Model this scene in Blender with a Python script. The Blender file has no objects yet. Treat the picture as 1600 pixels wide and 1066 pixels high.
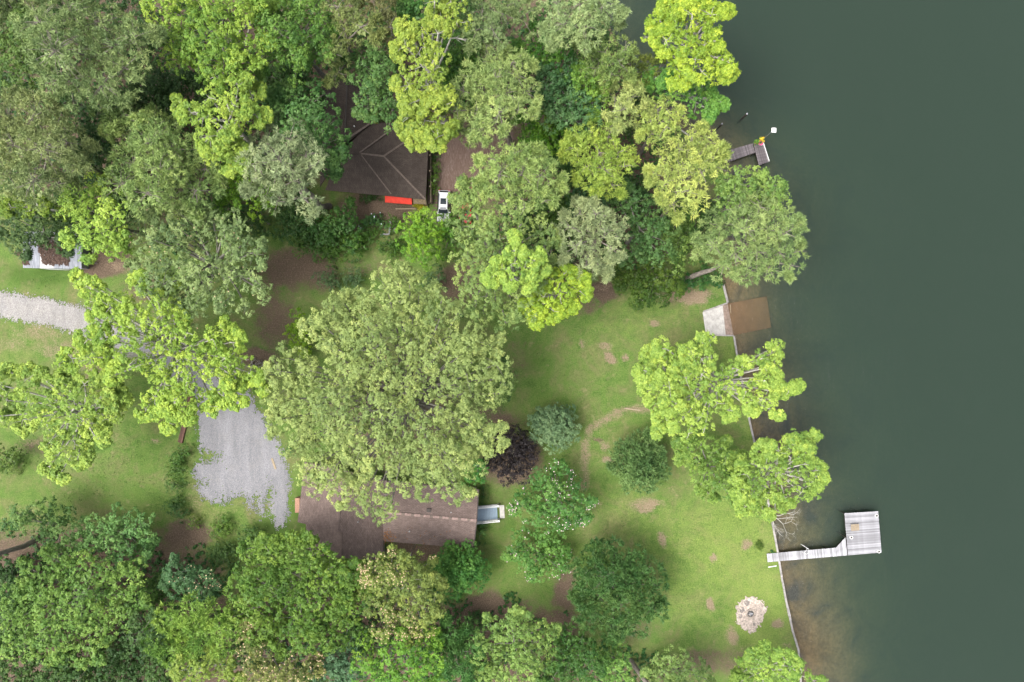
import bpy, math, random
import numpy as np

# ------------------------------------------------------------------ scene, camera, light
scene = bpy.context.scene
COL = scene.collection
H = 105.0                       # drone height above the lawn
F = 1600 * 24 / 36.0            # focal length in photo pixels
cam_data = bpy.data.cameras.new('camera')
cam_data.lens = 24.0
cam_data.sensor_width = 36.0
cam_data.clip_end = 6000.0
cam = bpy.data.objects.new('camera', cam_data)
cam.location = (0, 0, H)
cam.rotation_euler = (0, 0, 0)
COL.objects.link(cam)
scene.camera = cam

SUN_ELEV, SUN_AZ = math.radians(64), math.radians(255)     # azimuth clockwise from +Y
world = bpy.data.worlds.new('World')
scene.world = world
world.use_nodes = True
wn = world.node_tree.nodes
wl = world.node_tree.links
bg = wn['Background']
sky = wn.new('ShaderNodeTexSky')
sky.sky_type = 'NISHITA'
sky.sun_disc = False
sky.sun_elevation = SUN_ELEV
sky.sun_rotation = SUN_AZ
sky.air_density = 1.0
sky.dust_density = 6.0
sky.ozone_density = 0.6
cloud = wn.new('ShaderNodeHueSaturation')          # thin even overcast: whitened sky
cloud.inputs['Saturation'].default_value = 0.4
wl.new(sky.outputs[0], cloud.inputs['Color'])
wl.new(cloud.outputs[0], bg.inputs[0])
bg.inputs[1].default_value = 0.125

sun_data = bpy.data.lights.new('sun', 'SUN')
sun_data.energy = 1.5
sun_data.angle = math.radians(30)
sun_data.color = (1.0, 0.96, 0.88)
sun = bpy.data.objects.new('sun', sun_data)
sd = np.array([math.sin(SUN_AZ) * math.cos(SUN_ELEV), math.cos(SUN_AZ) * math.cos(SUN_ELEV), math.sin(SUN_ELEV)])
import mathutils
sun.rotation_euler = mathutils.Vector(sd).to_track_quat('Z', 'Y').to_euler()
sun.location = (0, 0, 150)
COL.objects.link(sun)

scene.view_settings.view_transform = 'Standard'
scene.view_settings.look = 'None'
scene.view_settings.gamma = 1.0
scene.view_settings.exposure = 1.4
scene.render.engine = 'CYCLES'
scene.cycles.max_bounces = 6
scene.cycles.diffuse_bounces = 3
scene.cycles.glossy_bounces = 2
scene.cycles.transmission_bounces = 3
scene.cycles.volume_bounces = 1
scene.cycles.transparent_max_bounces = 6
scene.cycles.use_denoising = True
scene.render.film_transparent = False

# ------------------------------------------------------------------ helpers
def W(px, py, z=0.0):
    k = (H - z) / F
    return ((px - 800) * k, (533 - py) * k, z)

def lin(hexs, k=1.0):
    h = hexs.lstrip('#')
    out = []
    for i in (0, 2, 4):
        c = int(h[i:i + 2], 16) / 255.0
        out.append((c / 12.92 if c <= 0.04045 else ((c + 0.055) / 1.055) ** 2.4) * k)
    return tuple(out)

def vnoise(x, y, seed=0):
    xi = np.floor(x).astype(np.int64); yi = np.floor(y).astype(np.int64)
    fx = x - xi; fy = y - yi
    fx = fx * fx * (3 - 2 * fx); fy = fy * fy * (3 - 2 * fy)
    def h(a, b):
        n = (a * 374761393 + b * 668265263 + seed * 982451653) & 0xffffffff
        n = ((n ^ (n >> 13)) * 1274126177) & 0xffffffff
        return ((n ^ (n >> 16)) & 0xffff) / 65535.0
    return (h(xi, yi) * (1 - fx) + h(xi + 1, yi) * fx) * (1 - fy) + (h(xi, yi + 1) * (1 - fx) + h(xi + 1, yi + 1) * fx) * fy

def fbm(x, y, octaves=4, seed=0):
    s = 0; a = 0.5; t = 0
    for o in range(octaves):
        s = s + a * vnoise(x * 2 ** o, y * 2 ** o, seed + o * 17); t += a; a *= 0.5
    return s / t

def mesh_np(name, V, Fc):
    V = np.asarray(V, dtype=np.float32); Fc = np.asarray(Fc, dtype=np.int32)
    me = bpy.data.meshes.new(name)
    n, k = Fc.shape
    me.vertices.add(len(V)); me.vertices.foreach_set('co', V.ravel())
    me.loops.add(n * k); me.loops.foreach_set('vertex_index', Fc.ravel())
    me.polygons.add(n); me.polygons.foreach_set('loop_start', np.arange(0, n * k, k, dtype=np.int32))
    me.update(calc_edges=True)
    return me

def link(name, me, mat=None, parent=None, loc=None):
    ob = bpy.data.objects.new(name, me)
    COL.objects.link(ob)
    if mat is not None and me is not None:
        if not len(me.materials):
            me.materials.append(mat)
    if parent is not None:
        ob.parent = parent
    if loc is not None:
        ob.location = loc
    return ob

def tag(o, label=None, cat=None, group=None, kind=None):
    if label: o['label'] = label
    if cat: o['category'] = cat
    if group: o['group'] = group
    if kind: o['kind'] = kind
    return o

def empty(name, loc, rz=0.0, label=None, cat=None, group=None):
    o = bpy.data.objects.new(name, None)
    o.location = loc; o.rotation_euler = (0, 0, rz); o.empty_display_size = 0.3
    COL.objects.link(o)
    return tag(o, label, cat, group)

class MB:
    """collects polygons of one part"""
    def __init__(self):
        self.v = []; self.f = []
    def poly(self, pts):
        i = len(self.v); self.v += [tuple(p) for p in pts]; self.f.append(tuple(range(i, i + len(pts))))
        return self
    def box(self, x0, x1, y0, y1, z0, z1):
        i = len(self.v)
        self.v += [(x0, y0, z0), (x1, y0, z0), (x1, y1, z0), (x0, y1, z0), (x0, y0, z1), (x1, y0, z1), (x1, y1, z1), (x0, y1, z1)]
        for q in ((0, 3, 2, 1), (4, 5, 6, 7), (0, 1, 5, 4), (1, 2, 6, 5), (2, 3, 7, 6), (3, 0, 4, 7)):
            self.f.append(tuple(i + k for k in q))
        return self
    def prism(self, pts, z0, z1):
        """vertical prism over an outline (counter-clockwise), z0/z1 number or per-point lists"""
        n = len(pts); i = len(self.v)
        zb = z0 if isinstance(z0, (list, tuple)) else [z0] * n
        zt = z1 if isinstance(z1, (list, tuple)) else [z1] * n
        self.v += [(p[0], p[1], zb[k]) for k, p in enumerate(pts)] + [(p[0], p[1], zt[k]) for k, p in enumerate(pts)]
        self.f.append(tuple(i + k for k in reversed(range(n)))); self.f.append(tuple(i + n + k for k in range(n)))
        for k in range(n):
            a, b = k, (k + 1) % n
            self.f.append((i + a, i + b, i + n + b, i + n + a))
        return self
    def slab(self, pts, t):
        """thick sheet: polygon pts pushed down by t"""
        n = len(pts); i = len(self.v)
        self.v += [tuple(p) for p in pts] + [(p[0], p[1], p[2] - t) for p in pts]
        self.f.append(tuple(range(i, i + n))); self.f.append(tuple(i + n + k for k in reversed(range(n))))
        for k in range(n):
            a, b = k, (k + 1) % n
            self.f.append((i + a, i + n + a, i + n + b, i + b))
        return self
    def tube(self, pts, radii, sides=6, cap=True):
        V, Fq = tube_np(np.array(pts, float), np.array(radii, float), sides)
        i = len(self.v)
        self.v += [tuple(p) for p in V]
        self.f += [tuple(int(i + k) for k in q) for q in Fq]
        if cap:
            n = len(pts)
            self.f.append(tuple(i + (n - 1) * sides + k for k in range(sides)))
            self.f.append(tuple(i + k for k in reversed(range(sides))))
        return self
    def lathe(self, prof, c=(0, 0, 0), sides=20, cap=True):
        i = len(self.v)
        for r, z in prof:
            for k in range(sides):
                a = 2 * math.pi * k / sides
                self.v.append((c[0] + r * math.cos(a), c[1] + r * math.sin(a), c[2] + z))
        for j in range(len(prof) - 1):
            for k in range(sides):
                a, b = k, (k + 1) % sides
                self.f.append((i + j * sides + a, i + j * sides + b, i + (j + 1) * sides + b, i + (j + 1) * sides + a))
        if cap:
            self.f.append(tuple(i + (len(prof) - 1) * sides + k for k in range(sides)))
            self.f.append(tuple(i + k for k in reversed(range(sides))))
        return self
    def mesh(self, name='m', smooth=False):
        me = bpy.data.meshes.new(name); me.from_pydata(self.v, [], self.f); me.update()
        if smooth:
            for p in me.polygons: p.use_smooth = True
        return me
    def build(self, name, mat, parent=None, loc=None, smooth=False, bevel=0):
        ob = link(name, self.mesh(name, smooth), mat, parent, loc)
        if bevel:
            m = ob.modifiers.new('bevel', 'BEVEL'); m.width = bevel; m.segments = 2; m.limit_method = 'ANGLE'
        return ob

def tube_np(P, R, sides=5):
    n = len(P)
    T = np.gradient(P, axis=0) if n > 2 else np.repeat((P[1] - P[0])[None], n, 0)
    T /= np.linalg.norm(T, axis=1, keepdims=True) + 1e-9
    ref = np.where(np.abs(T[:, 2:3]) > 0.9, np.array([[1., 0, 0]]), np.array([[0, 0, 1.]]))
    A = np.cross(T, ref); A /= np.linalg.norm(A, axis=1, keepdims=True) + 1e-9
    B = np.cross(T, A)
    ang = np.linspace(0, 2 * np.pi, sides, endpoint=False)
    V = P[:, None, :] + R[:, None, None] * (np.cos(ang)[None, :, None] * A[:, None, :] + np.sin(ang)[None, :, None] * B[:, None, :])
    V = V.reshape(-1, 3)
    q = []
    k = np.arange(sides); k2 = (k + 1) % sides
    for j in range(n - 1):
        q.append(np.stack([j * sides + k, (j + 1) * sides + k, (j + 1) * sides + k2, j * sides + k2], 1))
    return V, np.concatenate(q)

# ------------------------------------------------------------------ materials
MATS = {}
def new_mat(name):
    m = bpy.data.materials.new(name); m.use_nodes = True
    nt = m.node_tree
    for n in list(nt.nodes): nt.nodes.remove(n)
    out = nt.nodes.new('ShaderNodeOutputMaterial')
    MATS[name] = m
    return m, nt, out

def N(nt, typ, **kw):
    n = nt.nodes.new(typ)
    for k, v in kw.items():
        if k in n.inputs.keys(): n.inputs[k].default_value = v
        else: setattr(n, k, v)
    return n

def ramp(nt, src, stops):
    r = nt.nodes.new('ShaderNodeValToRGB')
    el = r.color_ramp.elements
    while len(el) < len(stops): el.new(0.5)
    for e, (p, c) in zip(el, stops):
        e.position = p; e.color = (c[0], c[1], c[2], 1) if not isinstance(c, (int, float)) else (c, c, c, 1)
    nt.links.new(src, r.inputs[0])
    return r.outputs[0]

def mixc(nt, fac, a, b, typ='MIX'):
    m = nt.nodes.new('ShaderNodeMix'); m.data_type = 'RGBA'; m.blend_type = typ
    for inp, v in ((0, fac), (6, a), (7, b)):
        if hasattr(v, 'links') or hasattr(v, 'is_linked'): nt.links.new(v, m.inputs[inp])
        elif isinstance(v, (int, float)): m.inputs[inp].default_value = v
        else: m.inputs[inp].default_value = (v[0], v[1], v[2], 1)
    return m.outputs[2]

def math_n(nt, op, a, b=None, clamp=False):
    m = nt.nodes.new('ShaderNodeMath'); m.operation = op; m.use_clamp = clamp
    for i, v in enumerate((a, b)):
        if v is None: continue
        if isinstance(v, (int, float)): m.inputs[i].default_value = v
        else: nt.links.new(v, m.inputs[i])
    return m.outputs[0]

def noise(nt, scale, detail=4, rough=0.55, vec=None, dist=0.0):
    n = nt.nodes.new('ShaderNodeTexNoise')
    n.inputs['Scale'].default_value = scale; n.inputs['Detail'].default_value = detail
    n.inputs['Roughness'].default_value = rough; n.inputs['Distortion'].default_value = dist
    if vec is not None: nt.links.new(vec, n.inputs['Vector'])
    return n.outputs[0]

def objcoord(nt, scale=None):
    c = nt.nodes.new('ShaderNodeTexCoord').outputs['Object']
    if scale is None: return c
    m = nt.nodes.new('ShaderNodeMapping'); m.inputs['Scale'].default_value = scale
    nt.links.new(c, m.inputs[0])
    return m.outputs[0]

def simple(name, col, rough=0.7, var=0.25, scale=6.0, stretch=None, metallic=0.0, spec=0.3, bump=0.0, rnd=0.0):
    """procedural painted / wooden / stony surface: colour noise + optional relief + per-object variation"""
    m, nt, out = new_mat(name)
    p = N(nt, 'ShaderNodeBsdfPrincipled', Roughness=rough, Metallic=metallic)
    p.inputs['Specular IOR Level'].default_value = spec
    vec = objcoord(nt, stretch)
    n = noise(nt, scale, 6, 0.65, vec)
    dark = tuple(c * (1 - var) for c in col); lite = tuple(min(1, c * (1 + var)) for c in col)
    c = ramp(nt, n, [(0.3, dark), (0.7, lite)])
    if rnd:
        oi = nt.nodes.new('ShaderNodeObjectInfo')
        v = ramp(nt, oi.outputs['Random'], [(0.0, 1 - rnd), (1.0, 1 + rnd * 0.0 + rnd * 0.3)])
        c = mixc(nt, 1.0, c, v, 'MULTIPLY')
    nt.links.new(c, p.inputs['Base Color'])
    if bump:
        b = N(nt, 'ShaderNodeBump', Strength=bump, Distance=0.02); nt.links.new(n, b.inputs['Height']); nt.links.new(b.outputs[0], p.inputs['Normal'])
    nt.links.new(p.outputs[0], out.inputs[0])
    return m

def leaf_material(name, transl=0.35, rough=0.5):
    m, nt, out = new_mat(name)
    oi = nt.nodes.new('ShaderNodeObjectInfo')
    at = nt.nodes.new('ShaderNodeAttribute'); at.attribute_name = 'tint'
    hsv = nt.nodes.new('ShaderNodeHueSaturation')
    nt.links.new(oi.outputs['Color'], hsv.inputs['Color'])
    t = at.outputs['Fac']
    mm = nt.nodes.new('ShaderNodeMath'); mm.operation = 'MULTIPLY_ADD'; nt.links.new(t, mm.inputs[0]); mm.inputs[1].default_value = -0.045; mm.inputs[2].default_value = 0.5225
    nt.links.new(mm.outputs[0], hsv.inputs['Hue'])
    mv = nt.nodes.new('ShaderNodeMath'); mv.operation = 'MULTIPLY_ADD'; nt.links.new(t, mv.inputs[0]); mv.inputs[1].default_value = 0.75; mv.inputs[2].default_value = 0.62
    nt.links.new(mv.outputs[0], hsv.inputs['Value'])
    p = N(nt, 'ShaderNodeBsdfPrincipled', Roughness=rough)
    p.inputs['Specular IOR Level'].default_value = 0.25
    tr = nt.nodes.new('ShaderNodeBsdfTranslucent')
    nt.links.new(hsv.outputs[0], p.inputs['Base Color']); nt.links.new(hsv.outputs[0], tr.inputs['Color'])
    mx = nt.nodes.new('ShaderNodeMixShader'); mx.inputs[0].default_value = transl
    nt.links.new(p.outputs[0], mx.inputs[1]); nt.links.new(tr.outputs[0], mx.inputs[2])
    nt.links.new(mx.outputs[0], out.inputs[0])
    return m

LEAF = leaf_material('leaf', 0.25)
NEEDLE = leaf_material('needle', 0.15, 0.55)
BARK_PALE = simple('bark_pale', (0.36, 0.345, 0.31), 0.85, 0.35, 3.0, None, bump=0.3)
BARK_PINE = simple('bark_pine', (0.20, 0.175, 0.155), 0.9, 0.45, 3.0, (1, 1, 0.4), bump=0.6)
BARK_GREY = simple('bark_grey', (0.17, 0.16, 0.14), 0.9, 0.4, 3.0, None, bump=0.4)
PETAL = simple('petal_pink', (0.75, 0.52, 0.60), 0.7, 0.15, 5)
PETAL_TAN = simple('flower_tan', (0.52, 0.38, 0.24), 0.8, 0.25, 5)
PETAL_WHITE = simple('petal_white', (0.62, 0.68, 0.78), 0.7, 0.1, 5)

def ground_material():
    m, nt, out = new_mat('lawn')
    p = N(nt, 'ShaderNodeBsdfPrincipled', Roughness=0.9); p.inputs['Specular IOR Level'].default_value = 0.1
    vec = nt.nodes.new('ShaderNodeTexCoord').outputs['Object']
    def attr(n):
        a = nt.nodes.new('ShaderNodeAttribute'); a.attribute_name = n; return a.outputs['Fac']
    big = noise(nt, 0.09, 4, 0.6, vec)
    mid = noise(nt, 0.7, 5, 0.65, vec)
    fine = noise(nt, 5.0, 5, 0.75, vec)
    vfine = noise(nt, 16.0, 3, 0.8, vec)
    patch = noise(nt, 0.22, 6, 0.72, vec, 0.8)
    speckle = noise(nt, 2.2, 4, 0.75, vec)
    grass = ramp(nt, mid, [(0.30, (0.049, 0.099, 0.020)), (0.5, (0.083, 0.145, 0.031)), (0.70, (0.141, 0.194, 0.050))])
    grass2 = ramp(nt, fine, [(0.30, (0.028, 0.065, 0.013)), (0.5, (0.083, 0.143, 0.031)), (0.72, (0.197, 0.238, 0.081))])
    g = mixc(nt, 0.6, grass, grass2)
    g = mixc(nt, ramp(nt, patch, [(0.45, 0.0), (0.66, 0.6)]), g, ramp(nt, speckle, [(0.3, (0.085, 0.085, 0.036)), (0.7, (0.215, 0.175, 0.100))]))
    g = mixc(nt, ramp(nt, patch, [(0.30, 0.7), (0.44, 0.0)]), g, (0.046, 0.092, 0.020))
    g = mixc(nt, ramp(nt, noise(nt, 0.5, 3, 0.6, vec), [(0.59, 0.0), (0.68, 0.55)]), g, ramp(nt, speckle, [(0.35, (0.075, 0.110, 0.03)), (0.65, (0.23, 0.19, 0.11))]))
    # dry: yellowed turf and pale bare soil, dirt: red brown pine straw
    edge = math_n(nt, 'ADD', math_n(nt, 'MULTIPLY', mid, 0.55), math_n(nt, 'MULTIPLY', fine, 0.55))
    def masked(a, lo, hi):
        s = math_n(nt, 'ADD', attr(a), math_n(nt, 'MULTIPLY', math_n(nt, 'SUBTRACT', edge, 0.55), 1.5))
        r = nt.nodes.new('ShaderNodeMapRange'); r.interpolation_type = 'SMOOTHSTEP'
        r.inputs['From Min'].default_value = lo; r.inputs['From Max'].default_value = hi
        nt.links.new(s, r.inputs[0])
        return r.outputs[0]
    straw = ramp(nt, fine, [(0.25, (0.046, 0.034, 0.024)), (0.5, (0.098, 0.072, 0.052)), (0.75, (0.20, 0.15, 0.112))])
    soil = ramp(nt, fine, [(0.2, (0.112, 0.083, 0.053)), (0.5, (0.198, 0.149, 0.102)), (0.8, (0.330, 0.264, 0.205))])
    lush_shade = ramp(nt, fine, [(0.2, (0.020, 0.050, 0.010)), (0.8, (0.056, 0.106, 0.018))])
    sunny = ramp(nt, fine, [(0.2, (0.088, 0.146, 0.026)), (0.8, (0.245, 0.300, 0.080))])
    g = mixc(nt, math_n(nt, 'MULTIPLY', masked('lush_shade', 0.2, 0.8), 0.8), g, lush_shade)
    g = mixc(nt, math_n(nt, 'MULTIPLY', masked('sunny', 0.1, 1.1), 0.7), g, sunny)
    g = mixc(nt, masked('dirt', 0.25, 0.65), g, straw)
    g = mixc(nt, math_n(nt, 'MULTIPLY', masked('dry', 0.25, 0.75), 0.9), g, soil)
    # tiny specks: clover, leaves, bare crumbs
    v = nt.nodes.new('ShaderNodeTexVoronoi'); v.inputs['Scale'].default_value = 1.1; nt.links.new(vec, v.inputs['Vector'])
    speck = math_n(nt, 'LESS_THAN', v.outputs['Distance'], 0.10)
    sel = math_n(nt, 'GREATER_THAN', noise(nt, 0.35, 2, 0.5, vec), 0.56)
    g = mixc(nt, math_n(nt, 'MULTIPLY', math_n(nt, 'MULTIPLY', speck, sel), 0.55), g, (0.033, 0.059, 0.017))
    nt.links.new(g, p.inputs['Base Color'])
    b = N(nt, 'ShaderNodeBump', Strength=0.7, Distance=0.12)
    nt.links.new(math_n(nt, 'ADD', fine, math_n(nt, 'MULTIPLY', vfine, 0.5)), b.inputs['Height']); nt.links.new(b.outputs[0], p.inputs['Normal'])
    nt.links.new(p.outputs[0], out.inputs[0])
    return m

def gravel_material():
    m, nt, out = new_mat('gravel')
    p = N(nt, 'ShaderNodeBsdfPrincipled', Roughness=0.9); p.inputs['Specular IOR Level'].default_value = 0.15
    vec = nt.nodes.new('ShaderNodeTexCoord').outputs['Object']
    v = nt.nodes.new('ShaderNodeTexVoronoi'); v.inputs['Scale'].default_value = 13.0; nt.links.new(vec, v.inputs['Vector'])
    sep = nt.nodes.new('ShaderNodeSeparateColor'); nt.links.new(v.outputs['Color'], sep.inputs[0])
    stones = ramp(nt, sep.outputs[0], [(0.0, (0.145, 0.146, 0.158)), (0.5, (0.19, 0.191, 0.205)), (1.0, (0.25, 0.25, 0.265))])
    tan = ramp(nt, sep.outputs[1], [(0.0, (0.175, 0.165, 0.155)), (0.5, (0.262, 0.25, 0.235)), (1.0, (0.36, 0.345, 0.325))])
    at = nt.nodes.new('ShaderNodeAttribute'); at.attribute_name = 'sandy'
    mid = noise(nt, 0.5, 5, 0.6, vec)
    s = math_n(nt, 'ADD', at.outputs['Fac'], math_n(nt, 'SUBTRACT', mid, 0.5), True)
    c = mixc(nt, s, stones, tan)
    c = mixc(nt, math_n(nt, 'MULTIPLY', noise(nt, 1.3, 5, 0.7, vec), 0.35), c, (0.132, 0.132, 0.145))
    ruts = nt.nodes.new('ShaderNodeMapping'); ruts.inputs['Scale'].default_value = (0.55, 0.16, 1); ruts.inputs['Rotation'].default_value = (0, 0, 0.45); nt.links.new(vec, ruts.inputs[0])
    c = mixc(nt, 1.0, c, ramp(nt, noise(nt, 1.0, 4, 0.6, ruts.outputs[0], 0.6), [(0.32, 0.84), (0.66, 1.1)]), 'MULTIPLY')
    nt.links.new(c, p.inputs['Base Color'])
    b = N(nt, 'ShaderNodeBump', Strength=0.8, Distance=0.05); nt.links.new(v.outputs['Distance'], b.inputs['Height']); nt.links.new(b.outputs[0], p.inputs['Normal'])
    nt.links.new(p.outputs[0], out.inputs[0])
    return m

def bed_material():
    m, nt, out = new_mat('lake_mud')
    p = N(nt, 'ShaderNodeBsdfPrincipled', Roughness=0.95); p.inputs['Specular IOR Level'].default_value = 0.0
    vec = nt.nodes.new('ShaderNodeTexCoord').outputs['Object']
    a = noise(nt, 0.16, 5, 0.65, vec, 0.6); f = noise(nt, 2.2, 6, 0.75, vec)
    c = ramp(nt, a, [(0.36, (0.060, 0.054, 0.050)), (0.48, (0.12, 0.090, 0.055)), (0.62, (0.18, 0.125, 0.068))])
    c = mixc(nt, 1.0, c, ramp(nt, f, [(0.3, 0.62), (0.7, 1.3)]), 'MULTIPLY')
    nt.links.new(c, p.inputs['Base Color']); nt.links.new(p.outputs[0], out.inputs[0])
    return m

def water_material():
    m, nt, out = new_mat('lake_water')
    vec = objcoord(nt)
    mp = nt.nodes.new('ShaderNodeMapping'); mp.inputs['Rotation'].default_value = (0, 0, math.radians(-38)); mp.inputs['Scale'].default_value = (1.6, 0.55, 1)
    nt.links.new(vec, mp.inputs[0])
    n1 = noise(nt, 0.9, 4, 0.6, mp.outputs[0], 0.4); n2 = noise(nt, 0.12, 2, 0.5, vec)
    h = math_n(nt, 'MULTIPLY', n1, n2)
    b = N(nt, 'ShaderNodeBump', Strength=0.6, Distance=0.34); nt.links.new(h, b.inputs['Height'])
    fr = N(nt, 'ShaderNodeFresnel', IOR=1.33); nt.links.new(b.outputs[0], fr.inputs['Normal'])
    gl = N(nt, 'ShaderNodeBsdfGlossy', Roughness=0.2); gl.inputs['Color'].default_value = (1, 1, 1, 1); nt.links.new(b.outputs[0], gl.inputs['Normal'])
    tr = nt.nodes.new('ShaderNodeBsdfTransparent')
    mx = nt.nodes.new('ShaderNodeMixShader'); nt.links.new(fr.outputs[0], mx.inputs[0]); nt.links.new(tr.outputs[0], mx.inputs[1]); nt.links.new(gl.outputs[0], mx.inputs[2])
    nt.links.new(mx.outputs[0], out.inputs['Surface'])
    ab = N(nt, 'ShaderNodeVolumeAbsorption', Density=0.42); ab.inputs['Color'].default_value = (0.20, 0.45, 0.36, 1)
    sc = N(nt, 'ShaderNodeVolumeScatter', Density=0.080); sc.inputs['Color'].default_value = (0.58, 0.73, 0.58, 1)
    ad = nt.nodes.new('ShaderNodeAddShader'); nt.links.new(ab.outputs[0], ad.inputs[0]); nt.links.new(sc.outputs[0], ad.inputs[1])
    nt.links.new(ad.outputs[0], out.inputs['Volume'])
    return m

def shingle_material(name, c0, c1, course=0.16, vertical=False, streak=0.2):
    m, nt, out = new_mat(name)
    p = N(nt, 'ShaderNodeBsdfPrincipled', Roughness=0.9); p.inputs['Specular IOR Level'].default_value = 0.15
    vec = objcoord(nt)
    br = nt.nodes.new('ShaderNodeTexBrick')
    br.inputs['Scale'].default_value = 1.0; br.inputs['Brick Width'].default_value = 0.45; br.inputs['Row Height'].default_value = course
    br.inputs['Mortar Size'].default_value = 0.012; br.inputs['Color1'].default_value = (*c0, 1); br.inputs['Color2'].default_value = (*c1, 1)
    br.inputs['Mortar'].default_value = (c0[0] * .45, c0[1] * .45, c0[2] * .45, 1)
    mp = nt.nodes.new('ShaderNodeMapping')
    if vertical: mp.inputs['Rotation'].default_value = (0, 0, math.pi / 2)
    nt.links.new(vec, mp.inputs[0]); nt.links.new(mp.outputs[0], br.inputs['Vector'])
    st = noise(nt, 0.8, 5, 0.7, vec); fi = noise(nt, 9, 4, 0.7, vec)
    c = mixc(nt, 1.0, br.outputs[0], ramp(nt, st, [(0.3, 1 - streak), (0.7, 1 + streak)]), 'MULTIPLY')
    c = mixc(nt, 1.0, c, ramp(nt, fi, [(0.3, 0.75), (0.7, 1.25)]), 'MULTIPLY')
    nt.links.new(c, p.inputs['Base Color'])
    b = N(nt, 'ShaderNodeBump', Strength=0.5, Distance=0.03); nt.links.new(br.outputs['Fac'], b.inputs['Height']); b.invert = True; nt.links.new(b.outputs[0], p.inputs['Normal'])
    nt.links.new(p.outputs[0], out.inputs[0])
    return m

LAWN = ground_material(); GRAVEL = gravel_material(); BED = bed_material(); WATER = water_material()
ROOF_MAUVE = shingle_material('roof_mauve_shingle', (0.122, 0.092, 0.083), (0.160, 0.122, 0.110))
ROOF_MAUVE_V = shingle_material('roof_mauve_shingle_v', (0.122, 0.092, 0.083), (0.160, 0.122, 0.110), vertical=True)
ROOF_BROWN = shingle_material('roof_brown_shingle', (0.058, 0.046, 0.040), (0.074, 0.060, 0.052), streak=0.22)
ROOF_BROWN_V = shingle_material('roof_brown_shingle_v', (0.058, 0.046, 0.040), (0.074, 0.060, 0.052), vertical=True, streak=0.22)
RIDGE_TAN = simple('ridge_tan', (0.119, 0.095, 0.081), 0.9, 0.35, 4)
RIDGE_PINK = simple('ridge_pink', (0.210, 0.150, 0.136), 0.9, 0.4, 3)
TRIM_DARK = simple('trim_dark', (0.042, 0.035, 0.032), 0.7)
WALL_BROWN = simple('wall_brown_wood', (0.084, 0.059, 0.042), 0.8, 0.3, 3, (1, 1, 8))
WALL_CREAM = simple('wall_cream_siding', (0.294, 0.266, 0.231), 0.8, 0.12, 3, (1, 1, 8))
GLASS = simple('window_glass', (0.021, 0.028, 0.035), 0.08, 0.1, 2, spec=0.6)
WHITE = simple('white_paint', (0.560, 0.560, 0.560), 0.5, 0.06, 5)
WOOD_GREY = simple('weathered_wood', (0.301, 0.301, 0.322), 0.85, 0.55, 2.2, (0.35, 5, 1), bump=0.3, rnd=0.42)
WOOD_GREY_V = simple('weathered_wood_v', (0.322, 0.322, 0.343), 0.85, 0.5, 2.2, (5, 0.35, 1), bump=0.3, rnd=0.42)
WOOD_PLUM = simple('weathered_wood_brown', (0.150, 0.132, 0.140), 0.85, 0.55, 2.5, (2, 2, 1), bump=0.3, rnd=0.45)
WOOD_DARK = simple('wet_wood', (0.035, 0.029, 0.025), 0.7, 0.4, 3)
WOOD_TAN = simple('wood_tan', (0.252, 0.203, 0.140), 0.8, 0.35, 4, (1, 6, 1))
WOOD_RED = simple('timber_red', (0.112, 0.059, 0.045), 0.85, 0.5, 3, (4, 0.5, 1), bump=0.4, rnd=0.3)
CONCRETE = simple('concrete', (0.385, 0.371, 0.350), 0.85, 0.3, 1.6, bump=0.2)
CONC_WALL = simple('seawall_concrete', (0.259, 0.245, 0.231), 0.85, 0.4, 1.5, bump=0.3, rnd=0.2)
ALGAE = simple('algae_concrete', (0.135, 0.078, 0.038), 0.9, 0.22, 0.5)
AWNING = simple('awning_red', (0.546, 0.038, 0.021), 0.6, 0.18, 2.5)
OCHRE = simple('ochre_board', (0.266, 0.140, 0.035), 0.7)
STAIR_BLUE = simple('stair_blue', (0.210, 0.280, 0.350), 0.6, 0.08, 3)
BRICK = simple('brick', (0.294, 0.168, 0.119), 0.85, 0.3, 6)
METAL_BLUE = simple('roof_metal', (0.25, 0.265, 0.30), 0.45, 0.45, 1.5, (6, 0.6, 1), metallic=0.2)
METAL_WHITE = simple('roof_metal_white', (0.46, 0.46, 0.47), 0.5, 0.12, 1.5)
LITTER = simple('leaf_litter', (0.087, 0.057, 0.045), 0.95, 0.65, 7, bump=1.0)
CAR_WHITE = simple('car_silver_white', (0.518, 0.532, 0.560), 0.22, 0.03, 1, spec=0.6)
CAR_RED = simple('car_red', (0.336, 0.021, 0.021), 0.25, 0.05, 1, spec=0.6)
RUBBER = simple('rubber', (0.010, 0.010, 0.012), 0.8)
BLACK = simple('black_plastic', (0.014, 0.015, 0.017), 0.4)
CHROME = simple('alloy', (0.350, 0.350, 0.364), 0.3, 0.1, 4, metallic=0.8)
STEEL = simple('galvanised_steel', (0.315, 0.329, 0.343), 0.45, 0.15, 4, metallic=0.6)
LIGHT_RED = simple('lamp_red', (0.350, 0.014, 0.014), 0.3)
YELLOW = simple('yellow_plastic', (0.595, 0.406, 0.021), 0.5)
PINK = simple('pink_plastic', (0.560, 0.070, 0.175), 0.5)
TERRACOTTA = simple('terracotta', (0.280, 0.126, 0.070), 0.8)
PEBBLE = simple('pale_gravel', (0.36, 0.305, 0.265), 0.95, 0.6, 3, bump=1.0)
STONE = simple('fieldstone', (0.350, 0.301, 0.259), 0.9, 0.35, 4, bump=0.6, rnd=0.3)
ASH = simple('ash', (0.070, 0.066, 0.063), 0.95, 0.6, 8)

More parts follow.
